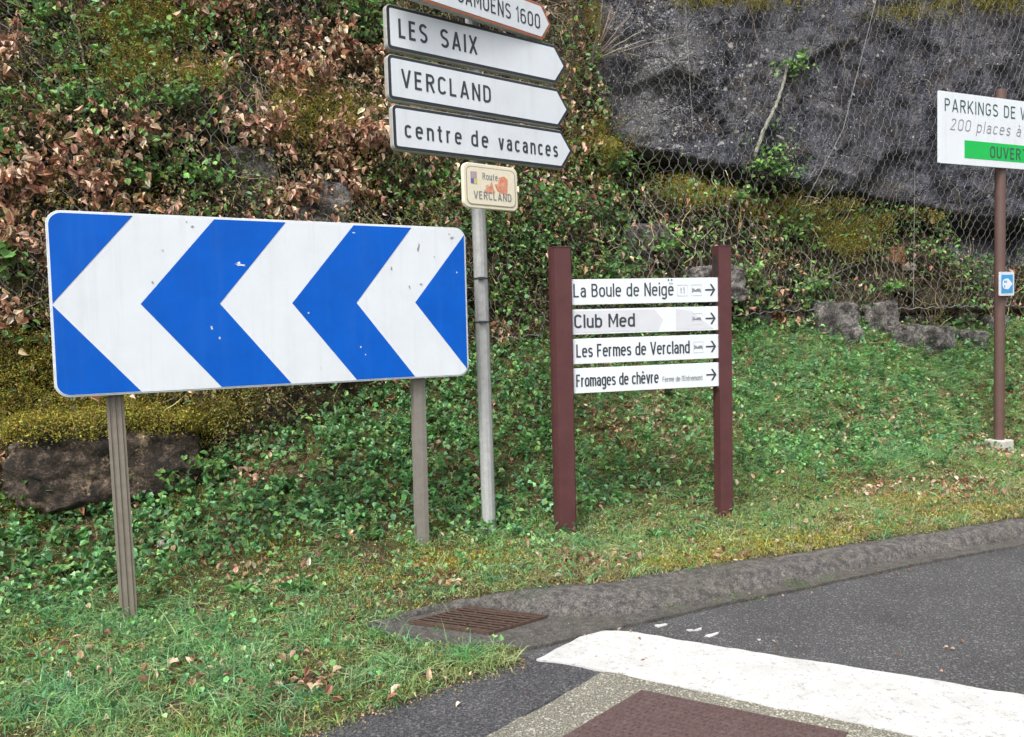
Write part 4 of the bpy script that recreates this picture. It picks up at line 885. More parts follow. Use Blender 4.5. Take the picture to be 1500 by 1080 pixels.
# mossy boulder at the left
bo, BV = stone(158, 706, .60, .45, .31, 4, MT['boulder'], 'long dark brown boulder capped with moss, behind the left chevron post', 'boulder', rotz=24, back=.22, up=.17, tiltx=-2)
stone(15, 700, .40, .35, .30, 9, MT['boulder'], 'dark rounded boulder at the left edge beside the long mossy one', 'boulder', back=.3, up=.05)
stone(95, 742, .16, .12, .09, 12, MT['boulder'], 'small dark stone at the foot of the long mossy boulder', back=.08)
SG = 'grey stones showing under the netting hem'
stone(1364, 505, .26, .2, .21, 21, MT['stone'], 'squarish grey stone resting on the grass, right one of a touching pair below the netting', back=.05, up=.02)
stone(1322, 500, .21, .18, .19, 22, MT['stone'], 'rounded grey stone, left one of a touching pair below the netting', back=.05, up=.0)
stone(1280, 478, .26, .2, .26, 23, MT['stone'], 'upright brownish slab under the netting hem, left of the touching pair', back=.0, up=.05, tiltx=8)
stone(1215, 478, .32, .2, .24, 24, MT['stone'], 'broad grey block under the netting hem, beside the rusty clump', back=.0, up=.05)
stone(1165, 475, .14, .14, .17, 25, MT['stone'], 'narrow tilted grey stone right against the rusty clump', back=.08, up=.04, tiltx=-14)
stone(1400, 470, .35, .2, .10, 26, MT['stone'], 'flat dark ledge stone under the netting, left of the small blue plate', back=.1, up=.05, tiltx=6)
for i_, (x_, y_, a_, b_, c_, l_) in enumerate(((1105, 470, .16, .16, .12, 'dark low stone nearest the narrow maroon post under the netting hem'), (1245, 492, .13, .12, .10, 'small buried stone wedged between the broad block and the upright slab'), (1420, 498, .2, .15, .12, 'low buried stone right of the touching pair'),
        (1455, 478, .18, .15, .14, 'dark stone just left of the far brown post under the netting hem'), (1340, 468, .3, .15, .07, 'thin dark ledge stone above the touching pair'))):
    stone(x_, y_, a_, .15, c_, 50 + i_, MT['stone'], l_, back=.03, up=.0, tiltx=6 * math.sin(i_ * 2.1))
stone(1045, 425, .34, .25, .20, 27, MT['stone'], 'lichen spotted grey boulder behind the narrow maroon post', 'boulder', back=.05, up=.05)
stone(1182, 418, .075, .06, .085, 28, MT['stone_pale'], 'small pale stone caught in the netting above the rusty clump', back=-.06)
stone(1310, 375, .10, .07, .11, 29, MT['stone_orange'], 'rusty orange stone held behind the netting under the slab', back=-.02)
stone(1328, 392, .09, .05, .05, 30, MT['stone_pale'], 'pale stone just under the rusty orange one', back=-.04)
stone(236, 797, .024, .02, .024, 31, MT['stone_pale'], 'small white pebble in the grass right of the ribbed post', name='pebble')
stone(975, 838 - 20, .03, .02, .02, 32, MT['stone_pale'], 'pale pebble in the grass near the kerb', name='pebble')
stone(174, 900, .016, .012, .012, 33, MT['stone_pale'], 'tiny white pebble left of the ribbed post foot', name='pebble')
stone(945, 365, .30, .2, .22, 41, MT['stone'], 'dark grey block behind the netting, above the white name strips', 'boulder', back=.05, up=.05)
stone(1440, 420, .28, .2, .22, 43, MT['stone'], 'dark blocky stone behind the netting near the small blue plate', 'boulder', back=.05, up=.05)
stone(470, 305, .26, .2, .22, 45, MT['stone'], 'grey rock face lump just above the middle of the chevron board', 'boulder', back=.02, up=.0)
stone(368, 262, .20, .12, .26, 46, MT['stone'], 'narrow grey rock showing beside the hanging dry vine', 'boulder', back=.04, up=.0)
#PLANTS
# ------------------------------------------------------------------ netting
def net_field():
    F = RN.copy(); k = 9
    def mn(A, ax):
        B = A.copy()
        for s in range(1, k):
            B = np.minimum(B, np.roll(A, s, ax)); B = np.minimum(B, np.roll(A, -s, ax))
        return B
    F2 = mn(mn(F, 0), 1); k = 4; F = mn(mn(F, 0), 1) + .03; wr = np.clip((GU - 2.6) / 1.2, 0, 1); F = F * (1 - wr) + F2 * wr
    for _ in range(30):
        F = (F + np.roll(F, 1, 0) + np.roll(F, -1, 0) + np.roll(F, 1, 1) + np.roll(F, -1, 1)) / 5
    return F
NF = net_field()
def net_pt(u, z):
    return W(u, rock_n(u, z, NF) - 0.035 + 0.02 * fbm(u * 2.1, z * 2.1, 71, 3), z)
cw, rh = 0.128, 0.108
hemz = lambda u: np.interp(u, [-9, 1, 3, 4, 5.5, 7, 9, 24], [1.45, 1.45, 1.45, 1.52, 1.60, 1.62, 1.60, 1.6]) + 0.04 * fbm(u * 2, u * 0, 77, 3)
ni = int(21 / cw); njr = int(6.4 / rh)
def hexpt(i, j, k):      # k 0: lower end of the vertical twist, 1: upper end
    u = -5 + (i + 0.5 * (j % 2)) * cw; z = 1.3 + j * rh + (0.018 if k == 0 else 0.062)
    du = 0.045 * fbm(u * 6, z * 6, 81, 2) + 0.14 * fbm(u * .9, z * .9, 83, 2); dz = 0.04 * fbm(u * 6, z * 6, 85, 2) + 0.14 * fbm(u * .8, z * .8, 87, 2)
    return u + du, z + dz
I, J = np.meshgrid(np.arange(ni), np.arange(njr), indexing='ij'); I = I.astype(float)
segA = []; segB = []; thick = []
u0, z0 = hexpt(I, J, 0); u1, z1 = hexpt(I, J, 1)
lo = net_pt(u0, z0); hi = net_pt(u1, z1)
keep = z0 > hemz(u0)
segA.append(lo[keep]); segB.append(hi[keep]); thick.append(np.full(keep.sum(), .0040))
for j in range(njr - 1):
    odd = j % 2
    a = hi[:, j]
    for s in (0, 1):
        idx = np.arange(ni) + (s if odd else s - 1); ok = (idx >= 0) & (idx < ni); ok2 = ok.copy(); ok2[ok] &= (z1[ok, j] > hemz(u1[ok, j]) - .03)
        segA.append(a[ok2]); segB.append(lo[idx[ok2], j + 1]); thick.append(np.full(ok2.sum(), .0028))
A_ = np.concatenate(segA); B_ = np.concatenate(segB); R_ = np.concatenate(thick)
def segtubes(A, B, R, k=3):
    T = B - A; T /= np.linalg.norm(T, axis=1)[:, None] + 1e-9
    X = np.cross(T, np.array([SA, -CA, 0.15])); X /= np.linalg.norm(X, axis=1)[:, None] + 1e-9; Y = np.cross(T, X)
    ang = np.arange(k) / k * 2 * np.pi
    o = (X[:, None] * np.cos(ang)[None, :, None] + Y[:, None] * np.sin(ang)[None, :, None]) * R[:, None, None]
    V = np.concatenate([A[:, None] + o, B[:, None] + o], 1); n_ = len(A)
    j = np.arange(k); q = np.stack([j, (j + 1) % k, (j + 1) % k + k, j + k], -1)
    return V.reshape(-1, 3), (q[None] + (np.arange(n_) * 2 * k)[:, None, None]).reshape(-1, 4)
Vn, Fn = segtubes(A_, B_, R_)
net = empty('rockfall_netting', tuple(W(4.0, 7.0, 1.5))); tag(net, 'hexagonal wire rockfall netting hung over the whole rock face', 'netting')
nloc = np.array(net.location)
wm = npmesh('wire_mesh', Vn - nloc, [Fn], MT['wire'], net); wm['kind'] = 'stuff'
hu = np.arange(-5, 15, .04); hp = net_pt(hu, hemz(hu) + .012 * np.sin(hu * 31))
V_, F_ = tubes([(hp - nloc, .0055)], 5); npmesh('hem_cable', V_, [F_], MT['wire'], net)
def netline(pxs, r, name='seam_cable'):
    pts = []
    for a in range(len(pxs) - 1):
        for t in np.linspace(0, 1, 22, endpoint=(a == len(pxs) - 2)):
            px_ = pxs[a][0] + (pxs[a + 1][0] - pxs[a][0]) * t; py_ = pxs[a][1] + (pxs[a + 1][1] - pxs[a][1]) * t
            d = pray(px_, py_); tt = 6.0
            while tt < 15:
                P = CPOS + d * tt; u, n = UN(P)
                if n > rock_n(u, P[2], NF) - .05: break
                tt += .02
            pts.append(P)
    V_, F_ = tubes([(np.array(pts) - nloc, r)], 4); npmesh(name, V_, [F_], MT['wire'], net)
netline([(1340, 245), (1338, 450)], .0035); netline([(1004, 10), (1015, 190)], .003); netline([(1286, -10), (1235, 190), (1178, 300)], .0035)


# ------------------------------------------------------------------ plant pieces
def unit(v): return v / (np.linalg.norm(v, axis=-1)[..., None] + 1e-9)
def rnd(n_, k=3): return RNG.normal(size=(n_, k))
def leaf_cloud(P, T, B, L, Wd, col, fold=.25, curl=.25, form='oval'):
    """P base points, T tip direction, B rough face normal, L lengths, Wd widths"""
    T = unit(T); S = unit(np.cross(B, T)); B = np.cross(T, S); n_ = len(P)
    if form == 'oval': tp_ = np.array([(0, 0, 0), (.30, .5, 1), (.72, .40, .8), (1, 0, -1), (.72, -.40, .8), (.30, -.5, 1)]); fc = [(0, 1, 2, 3), (0, 3, 4, 5)]
    elif form == 'round': tp_ = np.array([(0, 0, 0), (.15, .5, .8), (.75, .52, .8), (1, 0, -.6), (.75, -.52, .8), (.15, -.5, .8)]); fc = [(0, 1, 2, 3), (0, 3, 4, 5)]
    elif form == 'lance': tp_ = np.array([(0, 0, 0), (.25, .42, .8), (.6, .5, .5), (1, 0, -1.6), (.6, -.5, .5), (.25, -.42, .8)]); fc = [(0, 1, 2, 3), (0, 3, 4, 5)]
    elif form == 'chip': tp_ = np.array([(0, 0, 0), (.5, .5, 1), (1, 0, -.5), (.5, -.5, 1)]); fc = [(0, 1, 2, 3)]
    k = len(tp_)
    zz = np.where(tp_[:, 2] > 0, tp_[:, 2][None] * fold * Wd[:, None], tp_[:, 2][None] * (curl * L * (.4 + 1.2 * RNG.random(n_)))[:, None])
    V = P[:, None] + T[:, None] * (tp_[:, 0][None, :, None] * L[:, None, None]) + S[:, None] * (tp_[:, 1][None, :, None] * Wd[:, None, None]) + B[:, None] * zz[..., None]
    Fq = (np.array(fc)[None] + (np.arange(n_) * k)[:, None, None]).reshape(-1, 4)
    C = np.repeat(col, k, axis=0)
    return V.reshape(-1, 3), Fq, C
def pick(cols, n_, jit=.18):
    """random colours out of a palette, jittered"""
    c = np.array(cols)[RNG.integers(0, len(cols), n_)] * (1 + jit * rnd(n_, 1)) * (1 + .06 * rnd(n_))
    return np.clip(c, .004, .9)
PAL = {
 'beech': [(.52, .31, .21), (.42, .22, .14), (.62, .43, .32), (.28, .135, .085), (.76, .60, .48), (.46, .26, .17), (.18, .09, .06), (.58, .40, .26), (.66, .50, .34)],
 'green': [(.17, .35, .09), (.23, .42, .10), (.12, .26, .07), (.28, .46, .15), (.20, .37, .17), (.10, .21, .06)],
 'ivy': [(.05, .125, .04), (.07, .17, .055), (.10, .21, .07), (.035, .09, .03), (.13, .25, .09)],
 'bank': [(.13, .32, .10), (.17, .38, .13), (.25, .48, .18), (.08, .20, .07), (.22, .42, .22), (.17, .35, .17), (.29, .45, .16), (.06, .15, .05)],
 'scrap': [(.17, .14, .06), (.13, .16, .045), (.21, .16, .095), (.10, .14, .05), (.28, .21, .14), (.20, .22, .08), (.06, .05, .035), (.15, .21, .07)],
 'litter': [(.44, .28, .19), (.36, .20, .13), (.56, .41, .29), (.27, .14, .09), (.64, .50, .38), (.20, .10, .06)],
 'grass': [(.19, .37, .10), (.24, .43, .12), (.15, .30, .09), (.31, .49, .16), (.38, .45, .20), (.18, .40, .17)],
 'drygrass': [(.46, .40, .21), (.36, .31, .15), (.56, .49, .30), (.28, .27, .12), (.40, .28, .17)],
 'moss': [(.36, .34, .055), (.27, .28, .05), (.45, .39, .075), (.18, .19, .035), (.34, .24, .06)],
 'twig': [(.16, .13, .105), (.23, .19, .15), (.10, .08, .065), (.32, .27, .21), (.20, .135, .10)],
 'rust': [(.19, .07, .03), (.26, .10, .045), (.13, .05, .03)],
}
class Acc:
    def __init__(s): s.V = []; s.F = {}; s.C = []; s.n = 0
    def add(s, V, Fq, C):
        s.V.append(V); s.C.append(C); s.F.setdefault(Fq.shape[1], []).append(Fq + s.n); s.n += len(V)
    def build(s, name, mt, parent=None, loc=None):
        V = np.concatenate(s.V)
        if parent is not None: V = V - np.array(parent.location)
        return npmesh(name, V, [np.concatenate(f) for f in s.F.values()], mt, parent, np.concatenate(s.C))
def add_tubes(acc, paths, k, pal, jit=.2):
    for P_, r in paths:
        V, Fq = tubes([(P_, r)], k); acc.add(V, Fq, np.repeat(pick(PAL[pal], 1, jit), len(V), 0))

VIEWP = 60
def sample_rock(n_, u0=-6, u1=13, z0=.2, z1=7.2):
    u = RNG.uniform(u0, u1, n_); z = RNG.uniform(z0, z1, n_)
    gz = rock_n(u, z, GRN_z); n__ = rock_n(u, z); P_ = W(u, n__, z)
    ok = z > ground_z(u, n__) - .05
    u, z, P_ = u[ok], z[ok], P_[ok]; px, py, dd = pix(P_)
    inside = (px > -VIEWP) & (px < 1500 + VIEWP) & (py > -VIEWP) & (py < 1080 + VIEWP)
    return u, z, P_, px, py, inside
def sample_ground(n_, u0=-4.5, u1=13, n0=2.7, n1=7.6):
    u = RNG.uniform(u0, u1, n_); n__ = RNG.uniform(n0, n1, n_); P_ = W(u, n__, ground_z(u, n__))
    ok = (n__ < rock_n(u, P_[:, 2]) + .02) & (n__ > edge_n(u) - 0.07) & ~inpoly(P_[:, 0], P_[:, 1], KP)
    u, n__, P_ = u[ok], n__[ok], P_[ok]; px, py, dd = pix(P_)
    inside = (px > -VIEWP) & (px < 1500 + VIEWP) & (py > -VIEWP) & (py < 1080 + VIEWP)
    return u, n__, P_, px, py, inside
# outline of apron + kerb where nothing grows
KP = [tuple(p[:2]) for p in [onz(x, y, .008) for x, y in ap_px]] + [tuple(W(24, 3.55, 0)[:2]), tuple(W(24, 3.76, 0)[:2])] + [tuple(p[:2]) for p in Tk[::-1]]
def patchy(u, v, s, seed, lo=.35, hi=.6): return np.clip((vnoise(u * s, v * s, seed) * .65 + vnoise(u * s * 2.7, v * s * 2.7, seed + 3) * .35 - lo) / (hi - lo), 0, 1)
def surf_dirs(Nr, out=.6, down=0., rnd_=.8):
    T = Nr * out + rnd(len(Nr)) * rnd_; T[:, 2] -= down; return T

# ------------------------------------------------------------------ growth on the rock
u, z, P, px, py, ins = sample_rock(520000)
Nr = rock_normal(u, z); sl = slab_mask(px, py)
dark = blobs(px, py, DARK); Rn = RNG.random(len(u)); thin = np.where(ins, 1, .35)
mb_ = np.clip(blobs(px, py, MOSS), 0, 1); plain = (1 - sl) * (1 - .97 * np.clip(dark, 0, 1)) * thin * (1 - .6 * mb_)
right = np.clip((px - 850) / 60, 0, 1)      # the rubble ledge carries less
gap = np.clip(rock_n(u, z) - rock_n(u, z, NF) + .03, 0, .5) * (1 - sl) * (1 - .45 * right) * (1 - .8 * np.clip(dark, 0, 1)); OUTV = np.array([SA, -CA, 0]); leftw = np.clip((880 - px) / 60, 0, 1) * (1 - dark * .9).clip(0, 1)
def layer(d, n_off, seedy=None):
    m = RNG.random(len(u)) < d; off = RNG.uniform(n_off[0], n_off[1], m.sum()); return m, P[m] + Nr[m] * off[:, None] + OUTV * (gap[m] * RNG.random(m.sum()) ** .4 * 1.6 + leftw[m] * .07 * RNG.random(m.sum()))[:, None]

# small dull leaves and dead bits that cover everything
acc = Acc(); m, Q = layer(.50 * plain * (1 - .55 * right) * (0.15 + .85 * patchy(u, z, 3, 1)), (-.01, .10)); k = m.sum()
acc.add(*leaf_cloud(Q, surf_dirs(Nr[m], .5, .3), Nr[m] + .5 * rnd(k), RNG.uniform(.018, .045, k), RNG.uniform(.010, .026, k), pick(PAL['scrap'], k, .3), .3, .3, 'chip'))
tag(acc.build('undergrowth', MT['dead']), kind='stuff')
# moss
acc = Acc(); db = blobs(px, py, MOSS); d = np.clip(np.clip(db * 2.2, 0, 1) * patchy(u, z, 4, 5, .2, .5) + .10 * patchy(u, z, 1.5, 6, .5, .65) * plain * (1 - .3 * right), 0, 1) * thin
m, Q = layer(d, (.0, .06)); k = m.sum(); rep = 8
Q = np.repeat(Q, rep, 0) + rnd(k * rep) * .018; NN = np.repeat(Nr[m], rep, 0); k *= rep
acc.add(*leaf_cloud(Q, surf_dirs(NN, 1.0, -.3, .6), NN + rnd(k), RNG.uniform(.010, .024, k), RNG.uniform(.005, .010, k), pick(PAL['moss'], k, .25), .3, .3, 'chip'))
mossR = acc
# dead copper leaves, singly
acc = Acc(); d = (.075 * patchy(u, z, 1.3, 11, .4, .62) * plain * (1 - .6 * right) + .42 * blobs(px, py, BEECH) * patchy(u, z, 4, 12, .38, .58) * (1 - dark) * (1 - .7 * mb_)) * thin
m, Q = layer(d, (0, .12)); k = m.sum()
acc.add(*leaf_cloud(Q, surf_dirs(Nr[m], .35, .9, .7), Nr[m] + .6 * rnd(k), (sz_ := .028 + .062 * RNG.random(k) ** 1.4), sz_ * RNG.uniform(.4, .62, k), pick(PAL['beech'], k, .22), .35, .3, 'oval'))
tag(acc.build('dead_leaves', MT['dead']), kind='stuff')
# green leaves, singly
acc = Acc(); d = (.050 * patchy(u, z, 1.1, 15, .40, .60) * plain * (1 + 1.6 * right) + .26 * blobs(px, py, GREEN) * patchy(u, z, 5, 16, .2, .5)) * thin
m, Q = layer(d, (0, .14)); k = m.sum()
acc.add(*leaf_cloud(Q, surf_dirs(Nr[m], .5, .2, .8) , Nr[m] * .6 + .6 * rnd(k) + np.array([0, 0, .8]), RNG.uniform(.035, .075, k), RNG.uniform(.028, .052, k), pick(PAL['green'] + PAL['ivy'][:2], k, .2), .2, .2, 'oval'))
lowmask = np.clip((px - 560) / 60, 0, 1) * np.clip((900 - px) / 60, 0, 1) * np.clip((py - 230) / 60, 0, 1)
m, Q = layer(.16 * lowmask * patchy(u, z, 2.5, 18, .35, .6) * (1 - .7 * dark) * thin, (0, .12)); k = m.sum()
acc.add(*leaf_cloud(Q, surf_dirs(Nr[m], .5, .2, .8), Nr[m] + .6 * rnd(k) + np.array([0, 0, .5]), RNG.uniform(.03, .05, k), RNG.uniform(.022, .04, k), pick(PAL['ivy'], k, .2), .2, .2, 'round'))
tag(acc.build('climbing_greenery', MT['leaf']), kind='stuff')
# tangle of fine stems and dry grass
acc = Acc()
tw = RNG.random(len(u)) < (.0095 * (1 - .90 * sl) * thin * (1 - .45 * right) + .004 * lowmask)
idxs = np.where(tw)[0]
nn_ = len(idxs); L = RNG.uniform(.25, .9, nn_); sg = 9
d0 = np.stack([rnd(nn_, 1)[:, 0] * .8, np.full(nn_, -.25), RNG.choice([-1.2, -.6, .8], nn_)], -1)      # (u,n,z)
cu = u[idxs].copy(); cz = z[idxs].copy(); off = RNG.uniform(.0, .06, nn_); pts = []
dirv = unit(d0[:, [0, 2]])
for s in range(sg):
    pts.append(W(cu, np.minimum(rock_n(cu, cz), rock_n(cu, cz, NF) + .05) - off, cz)); dirv = unit(dirv + .30 * rnd(nn_, 2)); cu = cu + dirv[:, 0] * L / sg; cz = np.maximum(cz + dirv[:, 1] * L / sg, .3); off = np.clip(off + .02 * rnd(nn_, 1)[:, 0], 0, .22)
pts = np.stack(pts, 1)
rad_ = RNG.uniform(.0012, .0036, nn_)
A2 = pts[:, :-1].reshape(-1, 3); B2 = pts[:, 1:].reshape(-1, 3); V_, F_ = segtubes(A2, B2, np.repeat(rad_, sg - 1))
acc.add(V_, F_, np.repeat(pick(PAL['twig'] + PAL['drygrass'][:2], nn_, .25), (sg - 1) * 6, 0))
tag(acc.build('stem_tangle', MT['bark']), kind='stuff')

# ------------------------------------------------------------------ bank and verge
u, n, P, px, py, ins = sample_ground(520000)
Nr = ground_normal(u, n); thin = np.where(ins, 1, .12)
lit = blobs(px, py, LITTER); mo = blobs(px, py, MOSS)
en_ = edge_n(u); inner = np.clip((n - en_ + .08) / .06, 0, 1)
steep = np.clip((n - 4.9 - .25 * np.clip(u - 4, 0, 3)) / .35, 0, 1)           # 1 on the bank, 0 on the flat verge
leftish = np.clip((900 - px) / 250, 0, 1)
near = np.clip((3.6 - n) / .6, 0, 1)
acc = Acc()
def layerg(d, n_off):
    m = RNG.random(len(u)) < d; return m, P[m] + Nr[m] * RNG.uniform(n_off[0], n_off[1], m.sum())[:, None]
# leafy ground cover
gv = (.018 + .22 * steep * (.14 + .86 * leftish) + .035 * (1 - steep) * leftish * np.clip((n - 3.6) / .6, 0, 1)) * (1 - .85 * np.clip(lit + .6 * mo, 0, 1)) * (.3 + .7 * patchy(u, n, 2.6, 31, .26, .46)) * inner
m, Q = layerg(gv * thin, (.005, .12)); k = m.sum()
acc.add(*leaf_cloud(Q, surf_dirs(Nr[m], .45, 0, .8), Nr[m] + .65 * rnd(k) + np.array([0, -.1, .5]), RNG.uniform(.026, .062, k) * (.6 + .4 * steep[m]), RNG.uniform(.020, .050, k) * (.6 + .4 * steep[m]), pick(PAL['bank'], k, .25), .3, .3, 'oval'))
tag(acc.build('ground_ivy', MT['leaf']), kind='stuff')
# taller leafy herbs standing out of the cover
acc = Acc(); HB = [(420, 620, 120, 50, 1), (560, 640, 120, 60, 1), (700, 640, 70, 90, 1), (400, 720, 120, 40, .7), (560, 740, 90, 30, .7), (40, 800, 70, 50, 1), (150, 780, 60, 30, .8), (900, 690, 60, 40, .8), (960, 560, 100, 50, .5), (1180, 560, 120, 40, .6), (1100, 500, 60, 30, .8), (1290, 540, 100, 25, .6), (780, 700, 50, 60, .8), (880, 610, 40, 40, .5), (330, 660, 40, 60, .8), (1430, 560, 60, 60, .6), (1200, 660, 140, 30, .35), (260, 745, 50, 20, .6)]
m = RNG.random(len(u)) < (.014 * blobs(px, py, HB) * (1 - .8 * np.clip(lit, 0, 1)) + .0012 * steep) * thin
Bp = P[m]; k0 = len(Bp); hh = RNG.uniform(.05, .17, k0); nl = 13; kind_ = RNG.integers(0, len(PAL['bank']), k0); ccol = np.array(PAL['bank'])[kind_]
T0 = np.repeat(RNG.random(k0) * 6.28, nl) + np.tile(np.arange(nl) * 2.4, k0); tt_ = np.tile((np.arange(nl) + 1) / nl, k0); Hh = np.repeat(hh, nl); ln_ = np.repeat(rnd(k0) * np.array([.3, .3, 0]) + np.array([0, -.25, 1.0]), nl, 0)
Q = np.repeat(Bp, nl, 0) + ln_ * (Hh * tt_)[:, None]; k = len(Q); Td = np.stack([np.cos(T0), np.sin(T0), .15 + .9 * tt_], -1) + .2 * rnd(k)
sz = np.repeat(RNG.uniform(.030, .060, k0), nl) * (1.1 - .45 * tt_); form_w = np.repeat(RNG.uniform(.45, .85, k0), nl)
acc.add(*leaf_cloud(Q, Td, np.array([0, 0, 1.0]) + .35 * rnd(k), sz, sz * form_w, np.clip(np.repeat(ccol, nl, 0) * (1 + .12 * rnd(k, 1)) * 1.05, .01, .9), .22, .3, 'oval'))
tag(acc.build('bank_herbs', MT['leaf']), kind='stuff')
acc = Acc()
# dead leaf litter and bits
acc = Acc()
m, Q = layerg((.004 + .010 * steep + .17 * lit) * patchy(u, n, 4, 33, .2, .5) * thin, (.0, .045)); k = m.sum()
acc.add(*leaf_cloud(Q, surf_dirs(Nr[m], .2, 0, .9), Nr[m] + .35 * rnd(k), RNG.uniform(.03, .062, k), RNG.uniform(.018, .034, k), pick(PAL['litter'], k, .2), .35, .35, 'oval'))
m, Q = layerg(.20 * thin * (.35 + .65 * patchy(u, n, 5, 34)), (.0, .02)); k = m.sum()
acc.add(*leaf_cloud(Q, surf_dirs(Nr[m], .2, 0, .9), Nr[m] + .35 * rnd(k), RNG.uniform(.010, .030, k), RNG.uniform(.005, .014, k), pick(PAL['scrap'] + PAL['drygrass'], k, .2), .35, .35, 'chip'))
tag(acc.build('leaf_litter', MT['dead']), kind='stuff')
_m = 9000; uu = RNG.uniform(-3, 3.2, _m); nn2 = edge_n(uu) - np.abs(RNG.normal(size=_m)) * .055; Pc = W(uu, nn2, .006); okc = (nn2 < 3.4) & (uu < 1.25) & ~inpoly(Pc[:, 0], Pc[:, 1], KP); Pc = Pc[okc]; k = len(Pc)
ac2 = Acc(); ac2.add(*leaf_cloud(Pc, rnd(k) * np.array([1, 1, .25]), rnd(k) * .4 + np.array([0, 0, 1.]), RNG.uniform(.006, .022, k), RNG.uniform(.004, .012, k), pick(PAL['scrap'] + PAL['litter'][:2], k, .2), .5, .3, 'chip'))
tag(ac2.build('verge_crumbs', MT['dead']), kind='stuff')
lp_ = []
for (x_, y_, sx_, sy_, c_) in ((1100, 872, 60, 4, 10), (850, 925, 60, 8, 8), (1300, 838, 60, 4, 8), (620, 1010, 80, 20, 10), (720, 925, 40, 10, 6), (1200, 960, 150, 40, 8), (1420, 1000, 60, 40, 3)):
    for i in range(c_): lp_.append(onz(x_ + sx_ * RNG.normal(), y_ + sy_ * RNG.normal() * .7, .012))
lp_ = np.array(lp_); lp_ = lp_[(UN(lp_)[1] < 3.6)]; k = len(lp_); ac3 = Acc(); ac3.add(*leaf_cloud(lp_ + np.array([0, 0, .004]), rnd(k) * np.array([1, 1, .1]), rnd(k) * .2 + np.array([0, 0, 1.]), RNG.uniform(.012, .035, k), RNG.uniform(.006, .018, k), pick(PAL['litter'], k, .2), .4, .3, 'oval'))
tag(ac3.build('road_litter', MT['dead']), kind='stuff')
# moss on the ground
edge_m = .6 * np.exp(-((n - en_ - .12) / .12) ** 2) * np.clip((u - 1.0) / .4, 0, 1) * patchy(u, n, 2.5, 36, .3, .6)
m, Q = layerg(np.clip(.75 * mo * patchy(u, n, 5, 35, .2, .45) + .45 * edge_m + .03, 0, 1) * thin, (-.005, .02)); k = m.sum(); rep = 5
Q = np.repeat(Q, rep, 0) + rnd(k * rep) * .016; NN = np.repeat(Nr[m], rep, 0); k *= rep
mossR.add(*leaf_cloud(Q, surf_dirs(NN, 1.0, -.3, .6), NN + rnd(k), RNG.uniform(.010, .024, k), RNG.uniform(.004, .009, k), pick(PAL['moss'], k, .25), .3, .3, 'chip'))
tag(mossR.build('moss', MT['moss']), kind='stuff')
# grass blades
def blades(P0, Nn, L, wd, cols, lean=.6, seg=3, comb=(0, -.4, 0)):
    k = len(P0); D = unit(Nn * .9 + rnd(k) * .45 * lean + np.array([0, 0, .5]) + np.array(comb) * .4); bend = unit(rnd(k) * np.array([1, 1, .25]) + np.array(comb)); S = unit(np.cross(D, bend) + 1e-3)
    Vs = []; 
    for i in range(seg + 1):
        t = i / seg; c = P0 + D * (L * t)[:, None] * (1 - .25 * t * lean) + bend * (L * .65 * lean * t * t)[:, None] - np.array([0, 0, 1.0]) * (L * .28 * lean * t ** 3)[:, None]
        wv = wd * (1 - t) ** .7
        if i < seg: Vs += [c - S * wv[:, None] / 2, c + S * wv[:, None] / 2]
        else: Vs += [c]
    V = np.stack(Vs, 1); nv = V.shape[1]; q = [(2 * i, 2 * i + 1, 2 * i + 3, 2 * i + 2) for i in range(seg - 1)]
    base = (np.arange(k) * nv)[:, None, None]
    Fq = (np.array(q)[None] + base).reshape(-1, 4); Ft = (np.array([[2 * seg - 2, 2 * seg - 1, 2 * seg]])[None] + base).reshape(-1, 3)
    return V.reshape(-1, 3), Fq, Ft, np.repeat(cols, nv, 0)
VG = []; FQ = []; FT = []; CG = []; nb0 = 0
def addblades(Q, Nn, L, wd, cols, lean, rep, spread):
    global nb0
    k = len(Q) * rep; Q = np.repeat(Q, rep, 0) + rnd(k) * np.array([spread, spread, 0]); cols = np.repeat(cols, rep, 0) * (1 + .12 * rnd(k, 1)); L = np.repeat(L, rep) * RNG.uniform(.6, 1.15, k)
    V, a, b, c = blades(Q, np.repeat(Nn, rep, 0), L, wd * RNG.uniform(.7, 1.2, k), np.clip(cols, .01, .9), lean)
    VG.append(V); FQ.append(a + nb0); FT.append(b + nb0); CG.append(c); nb0 += len(V)
gd = (.12 + (.10 + .10 * steep) * (1 - leftish) + .13 * near) * (1 - .6 * lit) * (1 - .75 * mo) * patchy(u, n, 3.5, 41, .22, .5) * (1 - .55 * steep * leftish) * (.25 + .75 * inner)
m = RNG.random(len(u)) < gd * thin; k = m.sum()
yel = (np.clip((4.6 - n[m]) / .8, 0, 1) * np.clip((u[m] - .9) / .8, 0, 1) * .6 + .35 * patchy(u[m], n[m], 1.6, 43, .45, .7))[:, None]
cg = pick(PAL['grass'], k, .15) * (1 - yel) + pick(PAL['drygrass'], k, .15) * yel * .9
addblades(P[m], Nr[m], RNG.uniform(.025, .08, k) * (1 + .4 * near[m]), .0048, cg, 1.0, 7, .02)
